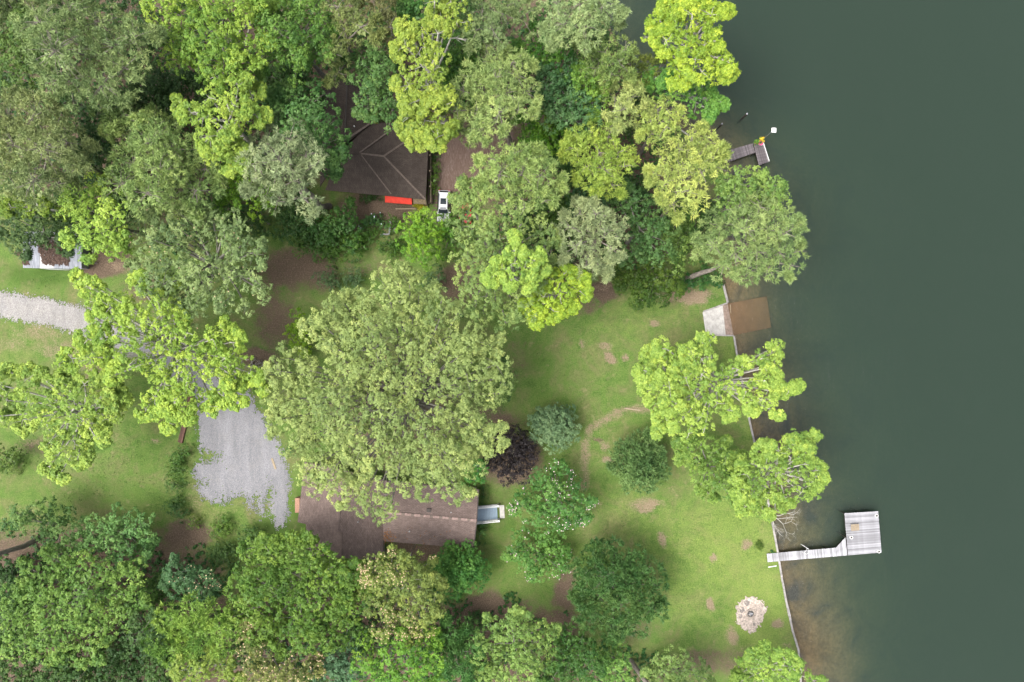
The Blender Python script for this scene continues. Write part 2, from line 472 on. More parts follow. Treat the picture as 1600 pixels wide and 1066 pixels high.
# ------------------------------------------------------------------ shoreline and ground
SHORE_PX = [(900, -16000), (938, -420), (940, -40), (945, 20), (960, 60), (985, 100), (1020, 140), (1050, 185), (1063, 203), (1082, 216), (1106, 228), (1128, 250),
            (1133, 300), (1128, 350), (1124, 400), (1130, 445), (1136, 473), (1136.6, 474.5), (1099, 487), (1103, 522), (1118, 524.5), (1146, 525), (1152, 560), (1160, 602),
            (1168, 645), (1178, 690), (1190, 735), (1199, 780), (1208, 825), (1216, 870), (1221, 902), (1228, 940), (1238, 985), (1247, 1015), (1250, 1045), (1252, 1100), (1262, 1480), (1290, 16000)]
_sw = np.array([W(x, y)[:2] for x, y in SHORE_PX])[::-1]
def shore_x(y):
    return np.interp(y, _sw[:, 1], _sw[:, 0])

def blob_mask(X, Y, blobs):
    m = np.zeros_like(X)
    for b in blobs:
        px, py, rx, ry = b[:4]; s = b[4] if len(b) > 4 else 1.0
        cx, cy, _ = W(px, py)
        d = ((X - cx) / (rx * H / F)) ** 2 + ((Y - cy) / (ry * H / F)) ** 2
        m = np.maximum(m, s * np.exp(-d ** 1.6))
    return m

def path_mask(X, Y, pts, w, s=1.0):
    P = np.array([W(*p)[:2] for p in pts]); m = np.full(X.shape, 1e9)
    for a, b in zip(P[:-1], P[1:]):
        ab = b - a; t = np.clip(((X - a[0]) * ab[0] + (Y - a[1]) * ab[1]) / (ab @ ab), 0, 1)
        m = np.minimum(m, np.hypot(X - a[0] - t * ab[0], Y - a[1] - t * ab[1]))
    return s * np.exp(-(m / (w * H / F)) ** 2)

DIRT = [(590, 330, 75, 32, .9), (250, 150, 330, 210, 1), (650, 90, 330, 150, 1), (950, 180, 110, 160, .9), (1000, 330, 120, 95, .9), (860, 350, 110, 100, .9),
        (470, 420, 85, 45, .72), (430, 500, 45, 60, .62), (560, 420, 90, 28, .40), (720, 440, 45, 38, .75), (745, 265, 75, 70, 1), (770, 660, 60, 30, .6),
        (160, 410, 55, 22, .9), (225, 450, 40, 30, .6), (1080, 462, 55, 18, .5), (945, 452, 32, 18, .9), (885, 925, 26, 45, .7), (770, 955, 75, 28, .85),
        (650, 860, 50, 20, .9), (290, 840, 50, 30, .75), (120, 905, 260, 90, .9), (500, 990, 420, 65, .95), (100, 1000, 300, 90, .95), (600, 1070, 500, 60, .9), (850, 985, 60, 40, .8), (1100, 1035, 90, 28, .55),
        (400, 560, 40, 18, .8), (800, 720, 55, 45, .8), (60, 700, 60, 20, .45), (620, 640, 130, 120, .6), (800, 560, 40, 60, .35), (830, 470, 90, 25, .4), (250, 480, 60, 40, .35), (905, 470, 60, 25, .5),
        (1000, 980, 60, 30, .4), (930, 690, 18, 8, .5)]
DRY = [(100, 545, 60, 22, .55), (60, 520, 50, 18, .5), (20, 540, 40, 15, .45), (150, 580, 60, 20, .5), (60, 690, 36, 9, .5), (1012, 790, 34, 13, .75), (985, 640, 24, 6, .5), (1075, 462, 46, 13, .8), (1098, 490, 8, 18, .45),
       (1110, 520, 12, 8, .6), (240, 690, 12, 5, .6), (205, 700, 12, 6, .4), (1165, 850, 13, 10, .8), (1230, 1008, 8, 6, .5), (1108, 943, 9, 12, .85), (1118, 875, 8, 9, .9), (1032, 840, 9, 16, .7),
       (950, 720, 9, 8, .9), (943, 696, 12, 10, .7), (915, 690, 9, 14, .45), (940, 720, 7, 5, .45), (935, 790, 9, 6, .4), (1212, 973, 13, 11, .8), (1141, 990, 12, 16, .7), (1160, 1015, 30, 10, .4), (945, 450, 20, 8, .5), (192, 420, 30, 14, .5),
       (300, 780, 22, 30, .4), (340, 800, 45, 16, .3), (1022, 505, 10, 9, .8), (948, 543, 13, 8, .7), (953, 560, 9, 9, .9), (975, 557, 8, 8, .85), (912, 540, 9, 8, .7), (1060, 1040, 40, 12, .45), (1210, 700, 8, 10, .3), (1158, 700, 10, 10, .4), (985, 1000, 12, 26, .3), (1190, 500, 5, 5, .1)]
LUSH_SHADE = [(60, 430, 70, 25, .6), (470, 790, 18, 60, .5), (840, 560, 60, 40, .35), (870, 590, 80, 60, .3), (540, 440, 80, 30, .55), (430, 830, 50, 25, .7), (310, 700, 14, 70, .5), (690, 440, 40, 16, .5), (250, 720, 90, 40, .25), (150, 770, 120, 40, .35), (790, 800, 25, 60, .5), (1010, 725, 70, 70, .35), (760, 900, 60, 30, .3)]  # darker green turf: partly richer grass, partly shade painted into the lawn colour
SUNNY = [(1150, 850, 110, 110, .75), (1185, 950, 60, 110, .85), (1080, 830, 90, 60, .55), (1140, 560, 20, 60, .7), (1180, 680, 30, 60, .6), (1010, 500, 110, 60, .3), (1080, 930, 60, 60, .5), (320, 790, 50, 30, .4), (20, 560, 50, 40, .35), (985, 800, 60, 50, .4)]  # brighter yellowish turf: partly grass tone, partly light painted into the lawn colour

def build_ground():
    ys = np.concatenate([-np.geomspace(1500, 62, 40)[:-1], np.arange(-62, 62, 0.55), np.geomspace(62, 1500, 40)])
    extra = [W(0, p)[1] for p in (473, 474.5, 487, 522, 524.5, 525)]
    ys = np.unique(np.round(np.concatenate([ys, extra]), 3))
    d = np.concatenate([[0, 0.15], np.arange(0.5, 120, 0.55), np.geomspace(121, 1800, 36)])
    sx = shore_x(ys)
    X = sx[:, None] - d[None, :]; Y = np.repeat(ys[:, None], len(d), 1)
    Z = (fbm(X * 0.12, Y * 0.12, 3, 3) - 0.5) * 0.10
    Z *= np.clip(d[None, :] / 3, 0, 1)
    V = np.stack([X, Y, Z], -1).reshape(-1, 3)
    ny, nx = X.shape
    i = np.arange(ny - 1)[:, None] * nx + np.arange(nx - 1)[None, :]
    Fq = np.stack([i, i + nx, i + nx + 1, i + 1], -1).reshape(-1, 4)
    me = mesh_np('ground', V, Fq)
    nz = fbm(X * 0.35, Y * 0.35, 4, 11) - 0.5
    dirt = blob_mask(X + nz * 3, Y + nz * 3, DIRT)
    dry = blob_mask(X + nz * 2, Y - nz * 2, DRY)
    dry = np.maximum(dry, path_mask(X + nz, Y + nz, [(915, 760), (912, 700), (920, 672), (955, 650), (985, 638), (1040, 640)], 10, .62))
    dry = np.maximum(dry, path_mask(X + nz, Y + nz, [(0, 455), (70, 463), (140, 482)], 5, .35))
    lush_shade = blob_mask(X, Y, LUSH_SHADE); sunny = blob_mask(X + nz * 2, Y, SUNNY)
    for n, a in (('dirt', dirt), ('dry', dry), ('lush_shade', lush_shade), ('sunny', sunny)):
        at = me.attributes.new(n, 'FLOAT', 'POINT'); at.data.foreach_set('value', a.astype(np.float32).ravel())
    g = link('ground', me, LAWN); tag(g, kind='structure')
    # lake bed
    ys2 = np.concatenate([-np.geomspace(1500, 64, 24)[:-1], np.arange(-64, 64, 1.0), np.geomspace(64, 1500, 24)])
    d2 = np.concatenate([np.arange(-6, 30, 0.8), np.geomspace(30, 1800, 40)])
    sx = np.array([shore_x(y) for y in ys2]); ref = np.convolve(np.pad(sx, 6, 'edge'), np.ones(13) / 13, 'valid')
    X = ref[:, None] + d2[None, :]; Y = np.repeat(ys2[:, None], len(d2), 1)
    dep = 0.75 + np.interp(d2, [0, 3, 8, 14, 25, 45], [0, 0.35, 1.3, 3.2, 6.0, 9.0])[None, :] + (fbm(X * .2, Y * .2, 4, 5) - .5) * 0.5 + (fbm(X * .06, Y * .06, 2, 9) - .5) * 0.8 * np.clip(d2 / 10, 0, 1)[None, :]
    dep = dep + np.clip((Y - 36) / 8, 0, 1) * np.clip((d2[None, :] + 5) / 4, 0, 1) * 2.2       # steep bank at the upper bend
    dep = np.maximum(dep, 0.62)
    V = np.stack([X, Y, -dep], -1).reshape(-1, 3); ny, nx = X.shape
    i = np.arange(ny - 1)[:, None] * nx + np.arange(nx - 1)[None, :]
    Fq = np.stack([i, i + 1, i + nx + 1, i + nx], -1).reshape(-1, 4)
    b = link('lake_bed', mesh_np('lake_bed', V, Fq), BED); tag(b, kind='structure')
    for pl in b.data.polygons: pl.use_smooth = True
    w = MB().box(-60, 1700, -1400, 1400, -14, -0.5).build('lake_water', WATER); tag(w, kind='structure')
build_ground()

# ------------------------------------------------------------------ gravel drives
def in_poly(X, Y, poly):
    P = np.array([W(*p)[:2] for p in poly]); inside = np.zeros(X.shape, bool)
    j = len(P) - 1
    for i in range(len(P)):
        xi, yi = P[i]; xj, yj = P[j]
        c = ((yi > Y) != (yj > Y)) & (X < (xj - xi) * (Y - yi) / (yj - yi + 1e-12) + xi)
        inside ^= c; j = i
    return inside

def blur(M, k):
    for ax in (0, 1):
        c = np.cumsum(np.pad(M, [(k + 1, k) if a == ax else (0, 0) for a in (0, 1)], 'edge'), axis=ax)
        M = (np.take(c, range(2 * k + 1, c.shape[ax]), ax) - np.take(c, range(0, c.shape[ax] - 2 * k - 1), ax)) / (2 * k + 1)
    return M

def mask_sheet(name, x0, x1, y0, y1, step, fn, z, mat, attrs=None, soft=5):
    xs = np.arange(x0, x1, step); ys = np.arange(y0, y1, step)
    X, Y = np.meshgrid(xs, ys); M = fn(X, Y)
    ny, nx = X.shape
    Bm = blur(blur(M.astype(float), soft), soft)
    hf = np.random.default_rng(9).random(X.shape) * .55 + fbm(X * 3, Y * 3, 3, 6) * .9 - .22
    M = Bm > .06 + np.clip(hf, 0, 1) * .88
    cell = M[:-1, :-1]
    i = (np.arange(ny - 1)[:, None] * nx + np.arange(nx - 1)[None, :])[cell]
    Fq = np.stack([i, i + 1, i + nx + 1, i + nx], -1)
    used = np.unique(Fq); remap = np.full(nx * ny, -1); remap[used] = np.arange(len(used))
    jit = (np.random.default_rng(4).random((len(used), 2)) - .5) * step * 0.7
    V = np.stack([X.ravel()[used] + jit[:, 0], Y.ravel()[used] + jit[:, 1], np.full(len(used), z)], -1)
    me = mesh_np(name, V, remap[Fq])
    if attrs:
        for n, f in attrs.items():
            at = me.attributes.new(n, 'FLOAT', 'POINT'); at.data.foreach_set('value', f(V[:, 0], V[:, 1]).astype(np.float32))
    return tag(link(name, me, mat), kind='structure')

ROAD = [(-120, 462), (0, 476), (70, 487), (135, 504), (220, 537), (300, 580), (345, 625)]
LOT = [(300, 600), (390, 606), (402, 640), (426, 678), (444, 715), (453, 755), (451, 800), (442, 826), (430, 826), (424, 800), (426, 760), (416, 770), (414, 812), (404, 808), (404, 770), (396, 770), (394, 806), (386, 800), (384, 768), (370, 782), (340, 790), (310, 775), (300, 740), (310, 712), (309, 650)]
def drive_fn(X, Y):
    n = fbm(X * .7, Y * .7, 4, 21) - .5; n2 = fbm(X * 5, Y * 5, 2, 8) - .5
    r = path_mask(X, Y, ROAD, 22) + n * .22 + n2 * .35 > .42
    Xj, Yj = X + n * .8 + n2 * .5, Y + n * .8 + n2 * .5
    lot = in_poly(Xj, Yj, LOT)
    weeds = blob_mask(X, Y, [(325, 715, 32, 12, 1.0), (318, 755, 18, 14, .75), (345, 775, 34, 16, .62), (372, 790, 16, 24, .9), (354, 738, 8, 10, .7), (400, 785, 5, 30, .9), (420, 770, 6, 42, .75), (440, 745, 4, 18, .5), (312, 690, 8, 20, .6), (365, 760, 20, 20, .45), (330, 745, 30, 20, .4)])
    lot &= weeds * .9 + n * .6 + n2 * 1.0 < .66
    return r | lot
x0, y1, _ = W(-118, 430); x1, y0, _ = W(470, 850)
mask_sheet('gravel_driveway', x0, x1, y0, y1, 0.12, drive_fn, 0.075, GRAVEL,
           {'sandy': lambda x, y: np.clip(0.85 - (x - W(120, 0)[0]) / 18.0, 0.0, 0.85)})
def dirt_drive_fn(X, Y):
    n = fbm(X * 1.1, Y * 1.1, 4, 31) - .5
    return in_poly(X + n * 2, Y + n * 2, [(676, 215), (800, 190), (812, 225), (770, 262), (728, 300), (724, 340), (684, 350), (674, 300), (672, 250)])
DIRTROAD, nt, out = new_mat('pine_straw_drive')
_p = N(nt, 'ShaderNodeBsdfPrincipled', Roughness=0.95); _v = objcoord(nt)
_mp = nt.nodes.new('ShaderNodeMapping'); _mp.inputs['Rotation'].default_value = (0, 0, math.radians(28)); _mp.inputs['Scale'].default_value = (3.5, 0.7, 1); nt.links.new(_v, _mp.inputs[0])
_c = ramp(nt, noise(nt, 2.0, 6, 0.75, _mp.outputs[0], 0.8), [(0.32, (0.056, 0.038, 0.031)), (0.5, (0.099, 0.069, 0.058)), (0.66, (0.198, 0.162, 0.142))])
_c = mixc(nt, math_n(nt, 'MULTIPLY', noise(nt, 0.35, 3, 0.5, _v), 0.8), _c, (0.106, 0.063, 0.045))
nt.links.new(_c, _p.inputs['Base Color']); nt.links.new(_p.outputs[0], out.inputs[0])
x0, y1, _ = W(665, 180); x1, y0, _ = W(820, 360)
mask_sheet('dirt_driveway', x0, x1, y0, y1, 0.2, dirt_drive_fn, 0.075, DIRTROAD)
# ------------------------------------------------------------------ seawalls, boat ramp
def wall_run(name, pts_px, label, z_top=0.16, th=0.30, seg=2.4):
    """concrete seawall: buried face and a row of cap blocks"""
    P = [np.array(W(*p)[:2]) for p in pts_px]
    root = empty(name, (P[0][0], P[0][1], 0), 0, label, 'seawall')
    o = np.array([P[0][0], P[0][1]])
    face = MB()
    rnd = random.Random(len(pts_px))
    for a, b in zip(P[:-1], P[1:]):
        d = b - a; L = np.linalg.norm(d); d = d / L; nrm = np.array([-d[1], d[0]])
        q = [a - o - nrm * th * .3, b - o - nrm * th * .3, b - o + nrm * th * .3, a - o + nrm * th * .3]
        face.prism([tuple(x) for x in q], -1.6, z_top - 0.085)
        n = max(1, int(round(L / seg)))
        for k in range(n):
            s = a + d * (L * k / n + 0.012) - o; e = a + d * (L * (k + 1) / n - 0.012) - o
            j = (rnd.random() - .5) * .05; zt = z_top + (rnd.random() - .5) * .03
            q = [s - nrm * (th * .5 + j), e - nrm * (th * .5 - j), e + nrm * (th * .5 + j), s + nrm * (th * .5 - j)]
            MB().prism([tuple(x) for x in q], z_top - 0.08, zt).build('cap_block', CONC_WALL, root)
    face.build('wall_face', CONC_WALL, root)
    return root
wall_run('seawall', [(1130, 445), (1136.5, 473)], 'short grey concrete seawall north of the boat ramp', th=.34)
wall_run('seawall', [(1146.5, 525), (1152, 560), (1160, 602), (1168, 645), (1178, 690), (1190, 735), (1199, 780), (1208, 825), (1216, 870), (1221, 902), (1228, 940), (1238, 985), (1247, 1015), (1250, 1045), (1252, 1100)],
         'long pale concrete seawall along the lawn south of the boat ramp')
wall_run('ramp_wing_wall', [(1136.5, 473.5), (1099, 487)], 'low concrete wing wall on the north edge of the boat ramp', th=.22, z_top=.12)
wall_run('ramp_wing_wall', [(1146, 524.5), (1119, 524), (1105, 536)], 'low concrete wing wall on the south edge of the boat ramp', th=.22, z_top=.12)
wall_run('shore_edging', [(1063, 203), (1082, 216), (1106, 228)], 'pale edging along the shore left of the small brown dock', th=.22, z_top=.1)

root = empty('boat_ramp', W(1115, 503), 0, 'pale stained concrete boat ramp running down into the lake', 'boat ramp')
o = np.array(W(1115, 503))
def rel(px, py, z): return tuple(np.array(W(px, py, z)) - o)
MB().slab([rel(1098, 488, .05), rel(1103, 523, .05), rel(1134, 524, -.42), rel(1129, 477, -.42)], .2).build('dry_slab', CONCRETE, root)
MB().slab([rel(1129, 477, -.425), rel(1134, 524, -.425), rel(1146, 524, -.62), rel(1137, 474.5, -.62)], .2).build('wet_strip', simple('wet_concrete', (0.22, 0.165, 0.135), 0.6, 0.4, 2), root)
MB().slab([rel(1137, 474.5, -.625), rel(1146, 524, -.625), rel(1205, 512, -1.25), rel(1198, 463, -1.25)], .25).build('sunken_slab', ALGAE, root)
MB().tube([rel(1141, 476, -.5), rel(1142, 490, -.5)], [.05, .05], 6).build('ramp_cleat', WOOD_TAN, root)

# ------------------------------------------------------------------ docks
def planks_along(root, o, a, b, c, d, n, z, mat, gap=0.012, t=0.05, seed=1, jitter=.03):
    """n planks between edge a->b (one side) and d->c (other side), each an object"""
    a, b, c, d = [np.array(x[:2]) - o[:2] for x in (a, b, c, d)]
    rnd = random.Random(seed)
    L = np.linalg.norm(b - a); g = gap / L
    for k in range(n):
        s, e = k / n + g, (k + 1) / n - g
        j0, j1 = (rnd.random() - .5) * jitter, (rnd.random() - .5) * jitter
        p0, p1, p2, p3 = a + (b - a) * s, a + (b - a) * e, d + (c - d) * e, d + (c - d) * s
        w = (p3 - p0) / (np.linalg.norm(p3 - p0) + 1e-9)
        zz = z + (rnd.random() - .5) * .012
        q = [p0 - w * j0, p1 - w * j0, p2 + w * j1, p3 + w * j1]
        cx = sum(q) / 4
        m = MB().prism([tuple(x - cx) for x in q], -t, 0)
        m.build('plank', mat, root, loc=(cx[0], cx[1], zz))

def post(root, o, px, py, z0, z1, r, mat, name='pile', sides=10):
    p = np.array(W(px, py, z1)) - o
    MB().lathe([(r, z0), (r, z1 - .02), (r * .85, z1)], (p[0], p[1], 0), sides).build(name, mat, root)

DZ = 0.32
o = np.array([*W(1260, 860)[:2], 0.0])
root = empty('swim_dock', tuple(o), 0, 'large weathered grey dock with long walkway and square platform', 'dock')
wk = lambda px, py: W(px, py, DZ)
planks_along(root, o, wk(1198, 865.5), wk(1306, 856), wk(1307.5, 869.5), wk(1199.5, 878.5), 54, DZ, WOOD_GREY_V, seed=3)
planks_along(root, o, wk(1306.3, 856), wk(1321, 840), wk(1324, 868), wk(1307.8, 869.4), 8, DZ, WOOD_GREY_V, seed=4, jitter=.0)
planks_along(root, o, wk(1319.5, 802), wk(1325, 868), wk(1377.5, 863.5), wk(1372, 799), 34, DZ + .012, WOOD_GREY, seed=5)
f = MB()
for (a, b) in (((1320.5, 803), (1326, 867)), ((1371, 800), (1376.5, 863)), ((1346, 802), (1351, 865)), ((1216, 865.5), (1307, 857)), ((1216, 875.5), (1325, 866.5)), ((1307, 857), (1321, 842)), ((1321, 803), (1371, 800)), ((1326, 866.5), (1376, 862.5))):
    pa, pb = np.array(wk(*a)) - o, np.array(wk(*b)) - o
    d = pb[:2] - pa[:2]; d = d / np.linalg.norm(d); n_ = np.array([-d[1], d[0]]) * .05
    f.prism([tuple(pa[:2] - n_), tuple(pb[:2] - n_), tuple(pb[:2] + n_), tuple(pa[:2] + n_)], DZ - .30, DZ - .055)
f.build('beam_frame', WOOD_DARK, root)
for px, py in ((1230, 866), (1230, 874), (1262, 863), (1262, 871), (1295, 860), (1295, 869), (1322, 840), (1323, 804), (1347, 803), (1374, 832), (1350, 864)):
    post(root, o, px, py, -3.5, DZ - .06, .10, WOOD_DARK)
for px, py in ((1369, 805.5), (1329.5, 839.5), (1372.5, 861.5)):
    p = np.array(W(px, py, DZ)) - o
    pile = MB().lathe([(.16, -4), (.16, DZ + .16), (.0, DZ + .16)], (p[0], p[1], 0), 14, cap=False).build('pile', WOOD_DARK, root)
    MB().lathe([(.17, DZ - .02), (.25, DZ - .02), (.25, DZ + .22), (.17, DZ + .22), (.17, DZ - .02)], (p[0], p[1], 0), 16, cap=False).build('pile_collar', WHITE, root)

o = np.array([*W(1334, 823, DZ)[:2], DZ + .02])
b_ = empty('dock_table', tuple(o), math.radians(4), 'small slatted wooden table on the grey dock platform', 'table')
for k in range(6):
    MB().box(-.62 + k * .21, -.46 + k * .21, -.5, .5, .40, .44).build('slat', WOOD_TAN, b_)
for sx in (-.5, .5):
    for sy in (-.4, .4):
        MB().box(sx - .04, sx + .04, sy - .04, sy + .04, 0, .36).build('leg', WOOD_GREY, b_)
MB().box(-.58, .58, -.44, -.36, .36, .398).box(-.58, .58, .36, .44, .36, .398).build('rail', WOOD_GREY, b_)

o = np.array([*W(1257, 859.5, DZ)[:2], DZ])
l_ = empty('dock_ladder', tuple(o), math.radians(-30), 'white swim ladder standing on the dock walkway edge', 'ladder')
for sx in (-.22, .22):
    MB().tube([(sx, -.45, 0), (sx, -.4, .7), (sx, -.1, .95), (sx, .35, .9), (sx, .45, .4), (sx, .45, -1.4)], [.035] * 6, 8).build('rail', WHITE, l_, smooth=True)
for z in (.55, 0.1, -.35, -.8):
    MB().box(-.2, .2, .40, .50, z - .02, z + .02).build('step', WHITE, l_)
MB().box(-.2, .2, -.42, -.34, .62, .66).build('step', WHITE, l_)

# small brown dock
o = np.array([*W(1165, 238)[:2], 0.0])
root = empty('fishing_dock', tuple(o), 0, 'small dark brown L-shaped dock by the upper shore', 'dock')
planks_along(root, o, wk(1128, 238), wk(1176, 224), wk(1180, 238.5), wk(1134, 255), 26, DZ, WOOD_PLUM, seed=7)
planks_along(root, o, wk(1177, 223.5), wk(1191, 222), wk(1201, 253.5), wk(1185.5, 258.5), 9, DZ + .03, WOOD_PLUM, seed=8)
f = MB()
for (a, b) in (((1130, 239), (1177, 225)), ((1136, 253), (1180, 238)), ((1178, 224), (1186, 257)), ((1190, 223), (1200, 253)), ((1186, 257), (1200, 253))):
    pa, pb = np.array(wk(*a)) - o, np.array(wk(*b)) - o
    d = pb[:2] - pa[:2]; d = d / np.linalg.norm(d); n_ = np.array([-d[1], d[0]]) * .05
    f.prism([tuple(pa[:2] - n_), tuple(pb[:2] - n_), tuple(pb[:2] + n_), tuple(pa[:2] + n_)], DZ - .34, DZ - .055)
f.build('beam_frame', WOOD_DARK, root)
for px, py in ((1150, 233), (1152, 247), (1178, 226), (1189, 224), (1199, 252), (1186, 256), (1180, 239)):
    post(root, o, px, py, -3, DZ - .06, .09, WOOD_DARK)
pa, pb = np.array(W(1192, 222.5, DZ)) - o, np.array(W(1201.5, 252.5, DZ)) - o
d = (pb - pa)[:2] / np.linalg.norm((pb - pa)[:2]); n_ = np.array([-d[1], d[0]]) * .06
MB().prism([tuple(pa[:2] - n_), tuple(pb[:2] - n_), tuple(pb[:2] + n_), tuple(pa[:2] + n_)], DZ + .04, DZ + .14).build('toe_rail', WHITE, root)

p = W(1190, 219, DZ)
r_ = empty('dock_lamp', (p[0], p[1], DZ + .05), 0, 'tall pole lamp with square white head on the brown dock', 'lamp')
MB().lathe([(.05, -1.0), (.045, 2.5), (.04, 4.7)], (0, 0, 0), 10).build('pole', STEEL, r_, smooth=True)
MB().box(-.36, .36, -.36, .36, 4.78, 4.92).build('lamp_head', WHITE, r_, bevel=.08)
MB().lathe([(.1, 4.68), (.16, 4.775)], (0, 0, 0), 12).build('collar', STEEL, r_)

# ------------------------------------------------------------------ posts standing in the lake
for (px, py, hh, lb) in ((1124, 198, 1.4, 'short dark wooden piling standing in the lake nearer the shore'), (1160.5, 184.5, 2.0, 'dark wooden piling standing in the lake farther from the shore')):
    x, y, _ = W(px, py, -.5)
    r_ = empty('mooring_post', (x, y, -.5), 0, lb, 'post')
    MB().lathe([(.15, -2.5), (.14, hh - .08)], (0, 0, 0), 10).build('shaft', WOOD_DARK, r_, smooth=True)
    MB().lathe([(.15, hh - .078), (.13, hh), (.05, hh + .03)], (0, 0, 0), 10).build('top', WOOD_GREY, r_)

# ------------------------------------------------------------------ fire pit on pale gravel
pit = empty('fire_pit', W(1172.5, 959), 0, 'round stone fire pit on a pale gravel patch in the lawn', 'fire pit')
rng = np.random.default_rng(12)
outl = [(1168, 932.5), (1158, 938), (1151, 947), (1149, 962), (1152, 973), (1160, 980), (1168, 985), (1172, 989), (1181, 985), (1184, 978), (1192, 970), (1196.5, 952), (1191, 942), (1182, 935)]
c0 = np.array(W(1172.5, 959))
op = [np.array(W(*p)) - c0 for p in outl]
pts = []
for a, b in zip(op, op[1:] + op[:1]):
    for t in np.linspace(0, 1, 5)[:-1]:
        q = a + (b - a) * t; q = q * (1 + (rng.random() - .5) * .2); pts.append((q[0], q[1]))
MB().prism(pts, .0, .09).build('gravel_bed', PEBBLE, pit)
PSTONES = []
for k in range(4):
    m = MB(); prof = [(.0, -.5), (.8, -.35), (1, .1), (.75, .5), (0, .62)]
    m.lathe(prof, (0, 0, 0), 7, cap=False)
    m.v = [(x * (1 + .35 * (rng.random() - .5)), y * (1 + .35 * (rng.random() - .5)), z * (1 + .3 * (rng.random() - .5))) for x, y, z in m.v]
    PSTONES.append(m.mesh('stone'))
def stone(name, mat, parent, loc, s, zs=.7):
    me = PSTONES[rng.integers(4)].copy() if False else PSTONES[rng.integers(4)]
    ob = bpy.data.objects.new(name, me); COL.objects.link(ob); ob.parent = parent
    ob.location = loc; ob.scale = (s, s * (0.75 + .5 * rng.random()), s * zs); ob.rotation_euler = (0, 0, rng.random() * 6.28)
    if not len(me.materials): me.materials.append(mat)
    return ob
cc = np.array(W(1172.5, 958.5)) - c0
for k in range(15):
    a = 2 * math.pi * k / 15
    stone('ring_stone', STONE, pit, (cc[0] + .66 * math.cos(a), cc[1] + .66 * math.sin(a), .16), .17, .9)
MB().lathe([(.50, .09), (.50, .13), (0, .14)], (cc[0], cc[1], 0), 18, cap=False).build('ash_bed', ASH, pit)
for a in (.3, 1.5, 2.6):
    dx, dy = math.cos(a) * .36, math.sin(a) * .36
    MB().tube([(cc[0] - dx, cc[1] - dy, .19), (cc[0] + dx, cc[1] + dy, .23)], [.06, .05], 7).build('charred_log', WOOD_GREY, pit)
big = []
for k in range(130):
    q = pts[rng.integers(len(pts))]; t = math.sqrt(rng.random()) * 1.1
    stone('pebble', STONE, pit, (q[0] * t, q[1] * t, .10 if t < .95 else .06), .06 + .1 * rng.random(), .5)
for (px, py, rr0) in ((1166, 942, .55), (1159, 953, .5), (1157, 962, .4), (1178, 975, .3)):
    c_ = np.array(W(px, py)) - c0
    MB().prism([(c_[0] + rr0 * math.cos(a_) * (.5 + .6 * rng.random()), c_[1] + rr0 * math.sin(a_) * (.5 + .6 * rng.random())) for a_ in np.linspace(0, 6.283, 15)[:-1]], .088, .104).build('ash_stain', simple('ash_grey', (.17, .15, .14), .95, .6, 6), pit)

# loose boards and poles on the lawn
def board(name, a, b, w, t, mat, label, cat='board'):
    pa, pb = np.array(W(*a)), np.array(W(*b)); c = (pa + pb) / 2; d = pb - pa
    ob = MB().box(-np.linalg.norm(d) / 2, np.linalg.norm(d) / 2, -w / 2, w / 2, .06, .06 + t).build(name, mat, None, (c[0], c[1], 0.02), bevel=.01)
    ob.rotation_euler = (0, 0, math.atan2(d[1], d[0])); tag(ob, label, cat)
    return ob
board('board', (1228.5, 938), (1235.5, 968), .16, .05, WHITE, 'long white board lying along the seawall near the fire pit')
board('board', (1200, 886), (1213, 884), .14, .05, WHITE, 'short white board in the grass below the dock walkway')
board('plank', (425, 716), (431, 733), .32, .06, WOOD_TAN, 'brown plank lying on the grey gravel lot')
board('board', (1000, 641), (975, 638), .2, .05, WOOD_TAN, 'pale board lying on the bare path in the lawn')
x, y, _ = W(151.5, 412)
pp = empty('marker_post', (x, y, 0), 0, 'slim white post standing right of the shed', 'post')
MB().box(-.05, .05, -.05, .05, -.3, 1.25).build('post_shaft', WHITE, pp); MB().box(-.07, .07, -.07, .07, 1.253, 1.30).build('post_cap', WHITE, pp)

# ------------------------------------------------------------------ lower house (mauve shingles)
def P3(px, py, z): return W(px, py, z)
def roof_part(name, pts, mat, parent, o, t=.16):
    return MB().slab([tuple(np.array(p) - o) for p in pts], t).build(name, mat, parent)
def strip(name, a, b, w, h, mat, parent, o):
    """ridge or trim strip from a to b lying on the roof"""
    a = np.array(a) - o; b = np.array(b) - o; d = (b - a)[:2]; d /= np.linalg.norm(d); n_ = np.array([-d[1], d[0], 0]) * w / 2
    pts = [a + n_ * -1, b + n_ * -1, b + n_, a + n_]
    return MB().slab([tuple(p + np.array([0, 0, h])) for p in pts], h + .05).build(name, mat, parent)

o = np.array([*W(640, 790)[:2], 0.0])
house = empty('lower_house', tuple(o), 0, 'house with mauve brown shingle roofs half under the big olive oak', 'house')
E, R = 3.4, 5.6
NE, SE, SW, NW = P3(748, 765, E), P3(740, 857.5, E), P3(599, 846, E), P3(606, 752, E)
RW, RE = P3(598, 800.5, R), P3(745, 813.5, R)
up = lambda p, dz: (p[0], p[1], p[2] + dz)
roof_part('south_roof', [RW, SW, SE, RE], ROOF_MAUVE, house, o)
roof_part('north_roof', [RW, RE, NE, NW], ROOF_MAUVE, house, o)
# broken ridge caps
a, b = np.array(RW), np.array(RE)
for k in range(30):
    s, e = (k + .04) / 30, (k + .96) / 30
    strip('ridge_cap', tuple(a + (b - a) * s), tuple(a + (b - a) * e), .34, .045, RIDGE_PINK if k % 3 else RIDGE_TAN, house, o)
strip('rake_trim', up(RE, -.02), up(NE, -.02), .14, .03, TRIM_DARK, house, o)
strip('rake_trim', up(RE, -.02), up(SE, -.02), .14, .03, TRIM_DARK, house, o)
